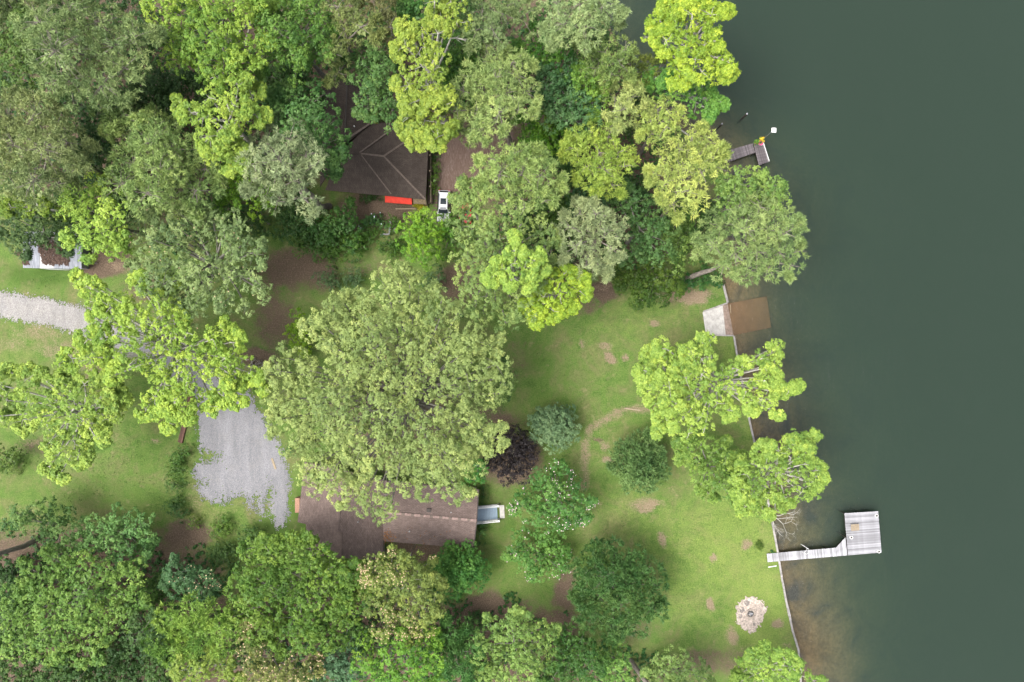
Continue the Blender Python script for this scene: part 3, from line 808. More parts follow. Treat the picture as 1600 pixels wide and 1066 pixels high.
# west wing, ridge north-south
E2, R2 = 3.3, 5.2
wS, wN = P3(527, 831, R2), P3(538, 735, R2)
eWS, eWN = P3(465, 816, E2), P3(476, 722, E2)
eES, eEN = P3(598, 846, 3.05), P3(606, 752, 3.05)
roof_part('west_roof', [wS, wN, eWN, eWS], ROOF_MAUVE_V, house, o)
roof_part('east_roof', [wN, wS, eES, eEN], ROOF_MAUVE_V, house, o)
strip('ridge_cap', up(wS, .0), up(wN, .0), .3, .04, ROOF_MAUVE_V, house, o)
# lower back addition
bS, bN = P3(534, 872, 4.75), P3(533, 826, 4.75)
roof_part('rear_west_roof', [bN, P3(478, 818, 3.0), P3(480, 868, 3.0), bS], ROOF_MAUVE_V, house, o)
roof_part('rear_east_roof', [bN, bS, P3(600, 876, 2.7), P3(598, 838, 2.7)], ROOF_MAUVE_V, house, o)
strip('ridge_cap', bN, bS, .3, .04, ROOF_MAUVE_V, house, o)
def wall_box(pts_px, z0, z1, name, mat, parent, o, inset=0):
    q = [np.array(W(px, py, z1)) - o for px, py in pts_px]
    return MB().prism([(p[0], p[1]) for p in q], z0, z1).build(name, mat, parent)
wall_box([(604, 846), (737, 852), (743, 769), (608, 758)], -.2, 3.28, 'main_wall', WALL_CREAM, house, o)
wall_box([(470, 811), (597, 838), (603, 758), (480, 728)], -.2, 2.95, 'wing_wall', WALL_CREAM, house, o)
wall_box([(484, 864), (596, 870), (596, 842), (484, 822)], -.2, 2.6, 'rear_wall', WALL_CREAM, house, o)
# gable end facing the lake
g = [np.array(p) - o for p in (P3(737, 852, 3.3), P3(743, 769, 3.3), P3(740, 812, 5.45))]
MB().poly([tuple(x) for x in g]).build('gable', WALL_CREAM, house)
ea = np.array(W(737, 852, 1.5)) - o; eb = np.array(W(743, 769, 1.5)) - o
ed = (eb - ea) / np.linalg.norm(eb - ea); en = np.array([ed[1], -ed[0], 0])
def wall_rect(name, s0, s1, z0, z1, off, mat, parent):
    p0 = ea + ed * s0 + en * off; p1 = ea + ed * s1 + en * off; q0 = ea + ed * s0 - en * .05; q1 = ea + ed * s1 - en * .05
    return MB().prism([tuple(p0[:2]), tuple(p1[:2]), tuple(q1[:2]), tuple(q0[:2])], z0, z1).build(name, mat, parent)
for s0 in (.7, 6.3):
    wf = wall_rect('window', s0, s0 + 1.2, 1.3, 2.6, .32, WHITE, house); wall_rect('pane', s0 + .1, s0 + 1.1, 1.4, 2.5, .34, GLASS, wf)
wall_rect('door', 3.5, 4.5, .9, 2.95, .32, WHITE, house)
MB().box(*[0] * 6) if False else None
bs = np.array(W(464.5, 790, 1.2)) - o
MB().box(bs[0] - .35, bs[0] + .35, bs[1] - 1.1, bs[1] + 1.1, -.1, 1.2).build('brick_step', BRICK, house)

for px, py, zz in ((640, 830, 4.6), (705, 800, 4.9), (560, 815, 4.4)):
    MB().lathe([(.07, -.1), (.07, .35), (.0, .36)], tuple(np.array(P3(px, py, zz)) - o), 10, cap=False).build('vent_pipe', STEEL, house)
MB().box(-.3, .3, -.3, .3, 0, .18).build('roof_vent', TRIM_DARK, house, loc=tuple(np.array(P3(670, 798, 5.15)) - o))
# stairs down to the lawn, white rails and blue treads
sc0 = np.array(W(746, 803.5, .9)); o2 = np.array([sc0[0], sc0[1], 0.0])
st = empty('porch_stairs', tuple(o2), math.radians(2.5), 'blue grey stairs with white rails at the lower house gable', 'stairs')
MB().box(-.6, .9, -1.05, 1.05, .82, .9).build('landing', STAIR_BLUE, st)
for k in range(9):
    x_ = .9 + k * .235; z_ = .9 - (k + 1) * .088
    MB().box(x_ + .005, x_ + .225, -1.05, 1.05, z_ - .06, z_).build('tread', STAIR_BLUE, st)
for sy in (-1.14, 1.14):
    MB().prism([(-.6, sy - .04), (3.1, sy - .04), (3.1, sy + .04), (-.6, sy + .04)], [.6, 0, 0, .6], [.86, .12, .12, .86]).build('stringer', WHITE, st)
    for dy, wd in ((-.11, .07), (.09, .045)):
        MB().prism([(-.6, sy + dy - wd), (3.1, sy + dy - wd), (3.1, sy + dy + wd), (-.6, sy + dy + wd)], [1.75, 1.0, 1.0, 1.75], [1.83, 1.08, 1.08, 1.83]).build('hand_rail', WHITE, st)
    MB().box(3.1, 3.36, sy - .15, sy + .15, 0, 1.25).build('newel_post', WHITE, st, bevel=.02)
    for k in range(9):
        x_ = -.3 + k * .38
        MB().box(x_ - .02, x_ + .02, sy - .02, sy + .02, .86 - (x_ + .6) * .2, 1.76 - (x_ + .6) * .2).build('baluster', WHITE, st)
pad = MB().box(3.38, 4.1, -1.0, 1.0, -.05, .07).build('landing_pad', CONCRETE, st)

# antenna beside the south eave
ab = np.array(W(649, 851, 0))
an = empty('roof_antenna', (ab[0], ab[1], 0), 0, 'thin metal television antenna at the south eave of the lower house', 'antenna')
MB().tube([(0, 0, 0), (0, 0, 5.4)], [.03, .025], 6).build('mast', STEEL, an)
MB().tube([(-.1, -.5, 5.3), (.1, .5, 5.36)], [.02, .02], 5).build('boom', STEEL, an)
for k in range(5):
    yy = -.42 + k * .21; w_ = .42 - k * .05
    MB().tube([(-w_, yy, 5.34), (w_, yy - .04, 5.34)], [.014, .014], 5).build('element', STEEL, an)

# ------------------------------------------------------------------ upper house (dark brown hip roof)
o = np.array([*W(600, 250)[:2], 0.0])
h2 = empty('upper_house', tuple(o), 0, 'dark brown hip-roofed house among the trees by the dirt driveway', 'house')
E, R = 3.1, 5.5
SEc, NEc, SWc = P3(665, 312, E), P3(671, 196, E), P3(508, 297, E)
AP, APW = P3(599.5, 244, R), P3(533, 240, R)
NWc = P3(516, 190, E)
V1 = P3(578, 191, E)
roof_part('south_roof', [APW, SWc, SEc, AP], ROOF_BROWN_V, h2, o)
roof_part('east_roof', [AP, SEc, NEc], ROOF_BROWN, h2, o)
roof_part('north_roof', [AP, NEc, V1, APW], ROOF_BROWN_V, h2, o)
nS, nN = P3(538, 222, 5.0), P3(543, 120, 5.0)
roof_part('wing_west_roof', [nS, nN, P3(503, 118, 3.2), P3(500, 292, 3.2), P3(533, 240, 5.2)], ROOF_BROWN, h2, o)
roof_part('wing_east_roof', [nN, nS, P3(546, 220, 4.9), P3(584, 190, 3.2), P3(588, 122, 3.2)], ROOF_BROWN, h2, o)
for a, b in ((AP, SEc), (AP, NEc), (P3(564, 240, 5.5), AP)):
    strip('ridge_cap', up(a, .0), up(b, .0), .24, .05, RIDGE_TAN, h2, o)
def on_s(px, py, t): return P3(px, py, E + (R - E) * t)
strip('ridge_cap', P3(565, 243, 5.45), P3(611, 303, 3.27), .16, .05, RIDGE_TAN, h2, o)
strip('ridge_cap', P3(562, 239, 5.45), P3(606, 207, 4.05), .2, .12, RIDGE_TAN, h2, o)
strip('ridge_cap', nS, nN, .22, .05, TRIM_DARK, h2, o)
strip('ridge_cap', P3(540, 219, 4.95), P3(580, 192, 3.5), .3, .1, RIDGE_TAN, h2, o)
wall_box([(512, 290), (657, 305), (663, 204), (522, 200)], -.2, 2.95, 'main_wall', WALL_BROWN, h2, o)
wall_box([(508, 205), (578, 205), (582, 128), (510, 126)], -.2, 2.95, 'wing_wall', WALL_BROWN, h2, o)
sa = np.array(W(512, 290, 2.95)) - o; sb = np.array(W(657, 305, 2.95)) - o
sdv = (sb - sa) / np.linalg.norm(sb - sa); sn = np.array([sdv[1], -sdv[0], 0])
Ls = np.linalg.norm(sb - sa)
def srect(name, s0, s1, z0, z1, off, mat, parent, inn=.05):
    p0 = sa + sdv * s0 + sn * off; p1 = sa + sdv * s1 + sn * off; q0 = sa + sdv * s0 - sn * inn; q1 = sa + sdv * s1 - sn * inn
    return MB().prism([tuple(p0[:2]), tuple(p1[:2]), tuple(q1[:2]), tuple(q0[:2])], z0, z1).build(name, mat, parent)
for s0 in (2.0, 5.5):
    wf = srect('window', s0, s0 + 1.3, 1.0, 2.3, .06, WHITE, h2); srect('pane', s0 + .1, s0 + 1.2, 1.1, 2.2, .08, GLASS, wf)
# red awning over the porch
q = [P3(601.5, 302.5, 2.85), P3(601.5, 316, 2.15), P3(643.5, 319.5, 2.15), P3(643, 306, 2.85)]
aw = roof_part('awning', q, AWNING, h2, o, .05)
MB().slab([tuple(np.array(p) - o) for p in (P3(601.5, 316.1, 2.15), P3(601.5, 316.6, 1.95), P3(643.5, 320.1, 1.95), P3(643.5, 319.6, 2.15))], .03).build('valance', AWNING, aw)
dk = MB()
for px0, py0, px1, py1 in ((668, 214, 676, 318), (640, 319, 668, 326)):
    a = np.array(W(px0, py0, .5)) - o; b = np.array(W(px1, py1, .5)) - o
    dk.box(min(a[0], b[0]), max(a[0], b[0]), min(a[1], b[1]), max(a[1], b[1]), .05, .5)
dk.build('porch_deck', simple('deck_brown', (0.10, 0.075, 0.055), .85, .4, 4, (1, 8, 1)), h2)
for py in (222, 246, 270, 294, 316):
    a = np.array(W(673, py, 1.4)) - o
    MB().box(a[0] - .06, a[0] + .06, a[1] - .06, a[1] + .06, .5, 2.7 if py < 300 else 1.4).build('porch_post', WOOD_TAN, h2)
a, b = np.array(W(673, 218, 1.4)) - o, np.array(W(673, 316, 1.4)) - o
MB().box(a[0] - .07, a[0] + .07, b[1], a[1], 1.4, 1.46).build('porch_rail', WOOD_TAN, h2)
a, b = np.array(W(618, 325, 1.3)) - o, np.array(W(650, 327, 1.3)) - o
MB().box(a[0], b[0], b[1], b[1] + .12, 1.2, 1.3).build('porch_rail', WOOD_TAN, h2)
a = np.array(W(655, 316, 2.6)) - o
MB().slab([(a[0] - .9, a[1] - .2, 2.5), (a[0] + 1.1, a[1] - .35, 2.5), (a[0] + 1.0, a[1] + .7, 2.95), (a[0] - .9, a[1] + .6, 2.95)], .08).build('porch_hood', simple('hood_olive', (0.13, 0.10, 0.06), .85, .4, 4), h2)
a = np.array(W(586.5, 181, 4.0)) - o
MB().box(a[0] - .22, a[0] + .22, a[1] - .95, a[1] + .95, 2.9, 4.15).build('chimney', OCHRE, h2)
MB().lathe([(.09, 0), (.09, .35), (.0, .36)], tuple(np.array(P3(554, 198, 4.45)) - o), 10, cap=False).build('roof_vent', WHITE, h2)

# ------------------------------------------------------------------ shed
o = np.array([*W(82, 400)[:2], 0.0])
sh = empty('metal_shed', tuple(o), 0, 'low shed with rusty white metal roof covered in fallen leaves', 'shed')
q = lambda px, py, z: tuple(np.array(W(px, py, z)) - o)
ZF, ZB = 2.25, 2.75
wall_box([(40, 417), (125, 418.5), (125, 368), (40, 368)], -.1, 2.15, 'wall', METAL_BLUE, sh, o)
sheets = [(36, 49.5, METAL_BLUE), (49.7, 62, METAL_BLUE), (62.3, 73, METAL_WHITE), (73.3, 84, METAL_WHITE), (84.3, 98, METAL_BLUE), (98.3, 113, METAL_BLUE), (113.3, 127.5, METAL_BLUE)]
for k, (xa, xb, mt) in enumerate(sheets):
    m = MB(); n = 7; dz = .012 * (k % 2)
    for j in range(n):
        u0, u1 = xa + (xb - xa) * j / n, xa + (xb - xa) * (j + 1) / n; um = (u0 + u1) / 2
        m.poly([q(u0, 418.2 + .02 * xa, ZF + dz), q(um, 418.2 + .02 * xa, ZF + .04 + dz), q(um, 362, ZB + .04 + dz), q(u0, 362, ZB + dz)])
        m.poly([q(um, 418.2 + .02 * xa, ZF + .04 + dz), q(u1, 418.2 + .02 * xa, ZF + dz), q(u1, 362, ZB + dz), q(um, 362, ZB + .04 + dz)])
    m.build('roof_sheet', mt, sh)
MB().slab([q(64, 419.8, 2.2), q(112, 421.5, 2.2), q(104, 422.3, 1.9), q(78, 421.5, 1.9)], .03).build('fascia', METAL_WHITE, sh)
# leaf heap on the roof (uncountable litter)
rngl = np.random.default_rng(5)
def litter_patch(name, poly, z_of, n, parent, o, mat, s=.16):
    P = np.array([W(*p)[:2] for p in poly]); lo, hi = P.min(0), P.max(0)
    XY = lo + rngl.random((n * 3, 2)) * (hi - lo)
    ins = in_poly(XY[:, 0] + (fbm(XY[:, 0] * 2, XY[:, 1] * 2, 3, 2) - .5), XY[:, 1] + (fbm(XY[:, 0] * 2, XY[:, 1] * 2, 3, 4) - .5), poly); XY = XY[ins][:n]; n = len(XY)
    C = np.stack([XY[:, 0] - o[0], XY[:, 1] - o[1], z_of(XY) + rngl.random(n) * .1], 1)
    t = rngl.normal(size=(n, 3)); t[:, 2] *= .3; t /= np.linalg.norm(t, axis=1, keepdims=True)
    b = np.cross(t, np.array([0, 0, 1.]) + rngl.normal(size=(n, 3)) * .3); b /= np.linalg.norm(b, axis=1, keepdims=True)
    sz = s * (.6 + .8 * rngl.random((n, 1)))
    V = np.stack([C - t * sz, C + b * sz * .5, C + t * sz, C - b * sz * .5], 1).reshape(-1, 3)
    ob = link(name, mesh_np(name, V, np.arange(4 * n).reshape(-1, 4)), mat, parent); tag(ob, kind='stuff')
    return ob
zroof = lambda XY: ZF + (XY[:, 1] - W(0, 418, ZF)[1]) / (W(0, 362, ZB)[1] - W(0, 418, ZF)[1]) * (ZB - ZF) + .06
litter_patch('leaf_heap', [(78, 372), (128, 372), (127, 408), (122, 416), (98, 418), (84, 414), (80, 400)], zroof, 2600, sh, o, LITTER)
litter_patch('leaf_heap', [(42, 396), (52, 396), (52, 402), (42, 402)], zroof, 90, sh, o, LITTER)
litter_patch('leaf_heap', [(52, 412), (61, 408), (63, 418), (52, 416)], zroof, 60, sh, o, LITTER)
litter_patch('leaf_heap', [(58, 390), (66, 390), (66, 406), (61, 406)], zroof, 100, sh, o, LITTER)

ROOFLEAF = simple('roof_leaves', (0.20, 0.095, 0.04), 0.95, 0.5, 7)
_o = np.array([*W(640, 790)[:2], 0.0])
def z_main(XY):
    ry = np.interp(XY[:, 0], [RW[0], RE[0]], [RW[1], RE[1]]); ey = np.interp(XY[:, 0], [SW[0], SE[0]], [SW[1], SE[1]])
    return 5.6 - np.clip((ry - XY[:, 1]) / (ry - ey), -.3, 1) * 2.2 + .02
litter_patch('leaf_litter', [(603, 822), (618, 818), (628, 832), (618, 838), (606, 840)], z_main, 70, house, _o, ROOFLEAF, .12)
litter_patch('leaf_litter', [(605, 806), (740, 818), (738, 850), (604, 842)], z_main, 60, house, _o, ROOFLEAF, .09)

# ------------------------------------------------------------------ vehicles
def car_body(mat_body, profile, width, name, parent, inset_top=.16, z_cut=.95):
    """loft of the side profile (y along the car, z up) across the width with tumblehome"""
    m = MB(); n = len(profile)
    xs = [(-width / 2, 0.0), (-width / 2 + .05, .06), (width / 2 - .05, .06), (width / 2, 0.0)]
    rings = []
    for x, dz in xs:
        ring = []
        for y, z in profile:
            k = max(0, (z - z_cut)) / .8
            xx = x * (1 - inset_top * min(1, k))
            ring.append((xx, y, z + (dz if z > .6 else 0) * .6))
        rings.append(ring)
    i = len(m.v)
    for r in rings: m.v += r
    for a in range(len(xs) - 1):
        for k in range(n):
            k2 = (k + 1) % n
            m.f.append((i + a * n + k, i + (a + 1) * n + k, i + (a + 1) * n + k2, i + a * n + k2))
    m.f.append(tuple(i + k for k in range(n))); m.f.append(tuple(i + (len(xs) - 1) * n + k for k in reversed(range(n))))
    ob = m.build(name, mat_body, parent, bevel=.05)
    return ob
def wheels(parent, w, y0, y1, r=.36):
    for sx in (-1, 1):
        for yy in (y0, y1):
            m = MB(); m.lathe([(.2, -.11), (r, -.11), (r, .11), (.2, .11)], (0, 0, 0), 20)
            t = m.build('wheel', RUBBER, parent, loc=(sx * (w / 2 - .1), yy, r)); t.rotation_euler = (0, math.pi / 2, 0)
            MB().lathe([(.21, -.09), (.22, .118), (.06, .118)], (0, 0, 0), 14).build('rim', CHROME, t)
cx, cy, _ = W(693.5, 322.5, .8)
suv = empty('parked_car', (cx, cy, .08), math.radians(-2.5), 'silver white sport utility car with dark sunroof on the dirt drive', 'car')
# +y is the rear (top of the picture)
prof = [(-2.35, .35), (-2.4, .75), (-2.25, .98), (-1.3, 1.08), (-.55, 1.64), (.4, 1.70), (1.9, 1.66), (2.2, 1.2), (2.38, .95), (2.38, .4)]
body = car_body(CAR_WHITE, prof, 1.88, 'body', suv, inset_top=.30)
MB().slab([(-.45, .1, 1.775), (.45, .1, 1.775), (.44, 1.0, 1.785), (-.44, 1.0, 1.785)], .05).build('sunroof', GLASS, body)
MB().slab([(-.46, -.72, 1.66), (.46, -.72, 1.66), (.42, -.34, 1.745), (-.42, -.34, 1.745)], .03).build('roof_panel', simple('grey_glass', (.16, .17, .19), .3), body)
MB().slab([(-.78, -1.25, 1.15), (.78, -1.25, 1.15), (.66, -.62, 1.655), (-.66, -.62, 1.655)], .02).build('windshield', GLASS, suv)
MB().slab([(-.64, 1.93, 1.67), (.64, 1.93, 1.67), (.72, 2.23, 1.25), (-.72, 2.23, 1.25)], .02).build('rear_window', GLASS, suv)
for sx in (-1, 1):
    MB().slab([(sx * .95, -1.15, 1.08), (sx * .95, 2.0, 1.12), (sx * .735, 1.75, 1.62), (sx * .735, -.5, 1.62)] if sx > 0 else [(sx * .95, -1.15, 1.08), (sx * .735, -.5, 1.62), (sx * .735, 1.75, 1.62), (sx * .95, 2.0, 1.12)], .02).build('side_window', GLASS, suv)
    MB().box(sx * .98 - .12, sx * .98 + .12, -1.05, -.88, 1.05, 1.22).build('mirror', CAR_WHITE, suv, bevel=.03)
    MB().tube([(sx * .62, -.45, 1.76), (sx * .62, 1.7, 1.76)], [.025, .025], 6).build('roof_rail', BLACK, suv)
    MB().box(sx * .72 - .14, sx * .72 + .14, 2.34, 2.40, .85, 1.12).build('taillight', LIGHT_RED, suv)
    MB().box(sx * .68 - .2, sx * .68 + .2, -2.41, -2.3, .72, .88).build('headlight', GLASS, suv)
MB().box(-.9, .9, 2.36, 2.46, .35, .6).build('rear_bumper', BLACK, suv, bevel=.03)
MB().box(-.95, .95, -2.1, 2.2, .28, .42).build('sill_trim', BLACK, suv)
wheels(suv, 1.88, -1.45, 1.42)

cx, cy, _ = W(728, 322, .8)
pk = empty('parked_pickup', (cx, cy, .08), math.radians(-2), 'red pickup with black bed cover mostly hidden under the oak', 'pickup')
prof = [(-2.7, .45), (-2.72, .9), (-2.6, 1.08), (-1.4, 1.14), (-.75, 1.76), (.45, 1.80), (.75, 1.2), (2.7, 1.18), (2.72, .5)]
b2 = car_body(CAR_RED, prof, 1.9, 'body', pk)
MB().box(-.85, .85, .85, 2.62, 1.22, 1.28).build('bed_cover', BLACK, pk)
MB().slab([(-.76, -1.33, 1.24), (.76, -1.33, 1.24), (.66, -.82, 1.78), (-.66, -.82, 1.78)], .02).build('windshield', GLASS, pk)
for sx in (-1, 1):
    MB().box(sx * 1.0 - .12, sx * 1.0 + .12, -1.05, -.88, 1.1, 1.28).build('mirror', BLACK, pk)
    MB().box(sx * .82 - .1, sx * .82 + .1, 2.68, 2.75, .85, 1.1).build('taillight', LIGHT_RED, pk)
wheels(pk, 1.9, -1.75, 1.7)

# ------------------------------------------------------------------ timber edging between lawn and gravel lot
o = np.array([*W(286, 660)[:2], 0.0])
tw = empty('timber_wall', tuple(o), 0, 'low reddish timber retaining wall between lawn and gravel lot', 'retaining wall')
line = [(302, 600), (298, 628), (293, 652), (283, 692)]
Pn = [np.array(W(*p)[:2]) - o[:2] for p in line]
rr = random.Random(8)
for a, b in zip(Pn[:-1], Pn[1:]):
    d = b - a; L = np.linalg.norm(d); d = d / L; n_ = np.array([-d[1], d[0]]); k = max(1, int(L / 2.2))
    for j in range(k):
        for row in range(3):
            s = a + d * (L * j / k + .02) + n_ * (row * .27 - .4 + (rr.random() - .5) * .03); e = a + d * (L * (j + 1) / k - .02) + n_ * (row * .27 - .4 + (rr.random() - .5) * .03)
            zt = .10 + .10 * row
            MB().prism([tuple(s - n_ * .125), tuple(e - n_ * .125), tuple(e + n_ * .125), tuple(s + n_ * .125)], -.1, zt + (rr.random() - .5) * .03).build('timber', WOOD_RED, tw)

# ------------------------------------------------------------------ garden fence by the upper house
o = np.array([*W(606, 360)[:2], 0.0])
gf = empty('garden_fence', tuple(o), 0, 'low pale wooden garden fence corner below the red awning', 'fence')
fp = [(595, 366), (608, 366), (609, 346)]
for px, py in fp + [(601.5, 366), (608.5, 356)]:
    a = np.array(W(px, py, 1)) - o
    MB().box(a[0] - .06, a[0] + .06, a[1] - .06, a[1] + .06, -.2, 1.0).build('post', WOOD_GREY, gf)
for a, b in zip(fp[:-1], fp[1:]):
    for z in (.35, .65, .9):
        pa, pb = np.array(W(*a, 1)) - o, np.array(W(*b, 1)) - o
        d = (pb - pa)[:2]; d /= np.linalg.norm(d); n_ = np.array([-d[1], d[0]]) * (.04 if z < .9 else .09)
        MB().prism([tuple(pa[:2] - n_), tuple(pb[:2] - n_), tuple(pb[:2] + n_), tuple(pa[:2] + n_)], z, z + .08).build('rail', WOOD_GREY, gf)
x, y, _ = W(620, 361)
bb = empty('bird_bath', (x, y, 0), 0, 'pale stone bird bath in the garden below the red awning', 'bird bath')
MB().lathe([(.22, 0), (.1, .1), (.09, .6), (.16, .66)], (0, 0, 0), 12).build('pedestal', STONE, bb, smooth=True)
MB().lathe([(.1, .66), (.36, .78), (.38, .82), (.33, .81), (.0, .72)], (0, 0, 0), 18, cap=False).build('bowl', CONCRETE, bb, smooth=True)
# ------------------------------------------------------------------ trees
KIND = {
    'lime':    dict(t='leaf', leaf=.235, rt=.36, nl=15, rc=.72, cov=.86, bark='BARK_PALE', mat=LEAF, flat=1.0, twig=.5, spur=1.0, c=(.84, .77, 1.5)),
    'broad':   dict(t='leaf', leaf=.26, rt=.42, nl=12, rc=.9, cov=.92, bark='BARK_GREY', mat=LEAF, flat=1.1, twig=.25, spur=.6, c=(1.24, .94, .86)),
    'oak':     dict(t='leaf', leaf=.22, rt=.42, nl=16, rc=1.1, cov=.86, bark='BARK_GREY', mat=LEAF, flat=1.2, twig=.4, spur=.3, c=(.86, .97, 1.05)),
    'fine':    dict(t='leaf', leaf=.20, rt=.34, nl=13, rc=.8, cov=1.05, bark='BARK_GREY', mat=LEAF, flat=.9, twig=.15, spur=0, c=(1.3, .97, .92)),
    'pine':    dict(t='needle', leaf=.48, wd=.052, rt=.42, nl=21, rc=.75, cov=.85, bark='BARK_PINE', mat=NEEDLE, flat=1.0, twig=.6, spur=.7, c=(1.03, 1.2, 1.1)),
    'feather': dict(t='needle', leaf=.55, wd=.065, rt=.42, nl=18, rc=.9, cov=1.05, bark='BARK_GREY', mat=LEAF, flat=.9, twig=.2, spur=.3, c=(1.9, 1.5, 1.4)),
}
LEAFK = 0.65          # photographed leaf colour -> reflectance
NTREE = [0]

def leaves_np(C, O, rt, tint, K, rng):
    n = len(C); k = K['nl']
    Cr = np.repeat(C, k, 0); Or = np.repeat(O, k, 0); m = n * k
    d = Or * 0.75 + rng.normal(size=(m, 3)) * .62; d /= np.linalg.norm(d, axis=1, keepdims=True) + 1e-9
    tn = np.repeat(tint, k) + rng.normal(size=m) * .05
    rr = np.repeat(rt, k)[:, None]
    if K['t'] == 'leaf':
        p = Cr + d * rr * (.35 + .65 * rng.random((m, 1)))
        nr = d * .75 + np.array([0, 0, .5]) + rng.normal(size=(m, 3)) * .27
        nr /= np.linalg.norm(nr, axis=1, keepdims=True)
        t = np.cross(nr, rng.normal(size=(m, 3))); t /= np.linalg.norm(t, axis=1, keepdims=True) + 1e-9
        b = np.cross(nr, t)
        s = K['leaf'] * (.65 + .7 * rng.random((m, 1)))
        V = np.stack([p - t * s * .45 - b * s * .32, p - t * s * .35 + b * s * .36, p + t * s * .62], 1).reshape(-1, 3)
        Fq = np.arange(3 * m).reshape(-1, 3)
    else:
        L = K['leaf'] * (.7 + .6 * rng.random((m, 1)))
        p = Cr + rng.normal(size=(m, 3)) * rr * .22
        w = np.cross(d, rng.normal(size=(m, 3))); w /= np.linalg.norm(w, axis=1, keepdims=True) + 1e-9
        droop = np.zeros((m, 3)); droop[:, 2] = -.12 * L[:, 0]
        V = np.stack([p + d * L * .15 + w * K['wd'], p + d * L + droop, p + d * L * .15 - w * K['wd']], 1).reshape(-1, 3)
        Fq = np.arange(3 * m).reshape(-1, 3)
    return V, Fq, np.clip(tn, 0, 1)

def tree(name, kind, colour, top, spec, label, cat='tree', base=None, group=None, thin=1.0, flowers=None, foliage='crown', stem='trunk', bot=.5, bare=0, depth=1.0, lob=None, spur=1.0):
    """spec: (px, py, r) for one round crown, or a list of such lobes (pixels of the photograph, at crown height)"""
    K = KIND[kind]; NTREE[0] += 1
    rng = np.random.default_rng(1000 + NTREE[0])
    zc = top * .86; kz = (H - zc) / F
    L = []                                                     # lobes: centre xyz, radius, rz
    if isinstance(spec, tuple):
        cx, cy = W(spec[0], spec[1], zc)[:2]; R = spec[2] * kz
        nl_ = lob or int(np.clip(round(R * 1.7), 4, 15)); rl = R * (.50 if nl_ < 7 else .40)
        pts = [np.array([0., 0.])]
        tries = 0
        while len(pts) < nl_ and tries < 3000:
            tries += 1
            a = rng.random() * 6.283; q = math.sqrt(rng.random()) * (R - rl * .85); c = np.array([math.cos(a), math.sin(a)]) * q
            if min(np.linalg.norm(c - p) for p in pts) > rl * (.86 - tries * .0002): pts.append(c)
        for p in pts:
            dd = np.linalg.norm(p) / R
            r = rl * (.8 + .4 * rng.random())
            L.append((cx + p[0], cy + p[1], top - r * .7 - depth * R * .75 * dd ** 1.7 + np.clip(rng.normal(), -1.5, 1.5) * r * .45, r))
    else:
        ce = np.mean([W(s[0], s[1], zc)[:2] for s in spec], 0)
        RR = max(np.linalg.norm(np.array(W(s[0], s[1], zc)[:2]) - ce) for s in spec) + 1e-6
        cx, cy = ce; R = RR + np.mean([s[2] for s in spec]) * kz
        for s in spec:
            x, y = W(s[0], s[1], zc)[:2]; r = s[2] * kz * (.76 if kind == 'lime' and s[2] > 12 else .95 if kind == 'oak' else .92 if s[2] > 14 else .84)
            dz = s[3] if len(s) > 3 else 0
            dd = math.hypot(x - cx, y - cy) / RR
            z = top - r * .7 - depth * R * .3 * dd ** 2 + dz + np.clip(rng.normal(), -1.5, 1.5) * .75 * r
            x, y = W(s[0], s[1], z)[:2]
            L.append((x, y, z, r))
    lean = 1 + (.45 * zc / (H - zc) if W(0, 780)[1] > cy else 0)
    if K['spur'] * spur and top > 4:
        extra = []
        for (x, y, z, r) in L:
            out = np.array([x - cx, y - cy]); dn = np.linalg.norm(out)
            if dn < .25 * R or rng.random() > K['spur'] * spur * .75: continue
            for _ in range((4 if kind == 'lime' else 1) + (rng.random() < .5)):
                a = math.atan2(out[1], out[0]) + rng.normal() * (.95 if kind == 'lime' else .6); st = r * .90; rr_ = r * (.19 if kind == 'lime' else .26)
                for j in range(2 + int(rng.random() * (5 if kind == 'lime' else 3))):
                    st += rr_ * .85
                    extra.append((x + math.cos(a) * st, y + math.sin(a) * st, z + rng.normal() * .25 * rr_ - .05 * st, max(.26, rr_)))
                    rr_ *= .82; a += rng.normal() * .18
                    if st > r * (2.0 if kind == 'lime' else 1.7): break
        nmain = len(L); L += extra
    else: nmain = len(L)
    bx, by = (W(base[0], base[1])[:2] if base else (cx * lean, cy * lean))
    org = np.array([bx, by, 0.0])
    root = empty(name, (bx, by, 0), 0, label, cat, group)
    small = top < 4
    # clumps on each lobe, tufts on each clump
    CC, CO, CR, CT, CL = [], [], [], [], []
    for li, (x, y, z, r) in enumerate(L):
        rc = min(K['rc'], r * .6)
        n = max(5, int(1.25 * K['cov'] * thin * 2 * math.pi * r * r * .95 / (math.pi * rc * rc)))
        u = rng.random(n); cz = -.45 + 1.45 * u; an = rng.random(n) * 6.283
        # even spread: golden angle with jitter
        idx = np.arange(n) + .5; cz = 1 - 1.4 * (idx / n) + rng.normal(size=n) * .06; cz = np.clip(cz, -.45, 1); an = idx * 2.39996 + rng.normal(size=n) * .35
        sr = np.sqrt(np.maximum(0, 1 - cz * cz)); D = np.stack([sr * np.cos(an), sr * np.sin(an), cz], 1)
        rad = r * (.80 + .22 * rng.random(n)); inner = rng.random(n) < .15; rad[inner] *= .6
        c = np.array([x, y, z]) + D * rad[:, None] * np.array([1, 1, .95])
        CC.append(c); o_ = D * .7 + np.array([0, 0, .55]); CO.append(o_ / np.linalg.norm(o_, axis=1, keepdims=True))
        CR.append(rc * (.65 + .6 * rng.random(n))); CT.append(np.clip(.5 + rng.normal() * .16 + rng.normal(size=n) * .16, 0, 1)); CL.append(np.full(n, li))
    CC = np.concatenate(CC); CO = np.concatenate(CO); CR = np.concatenate(CR); CT = np.concatenate(CT); CL = np.concatenate(CL)
    keep = CC[:, 2] > min(.25, top * .2)
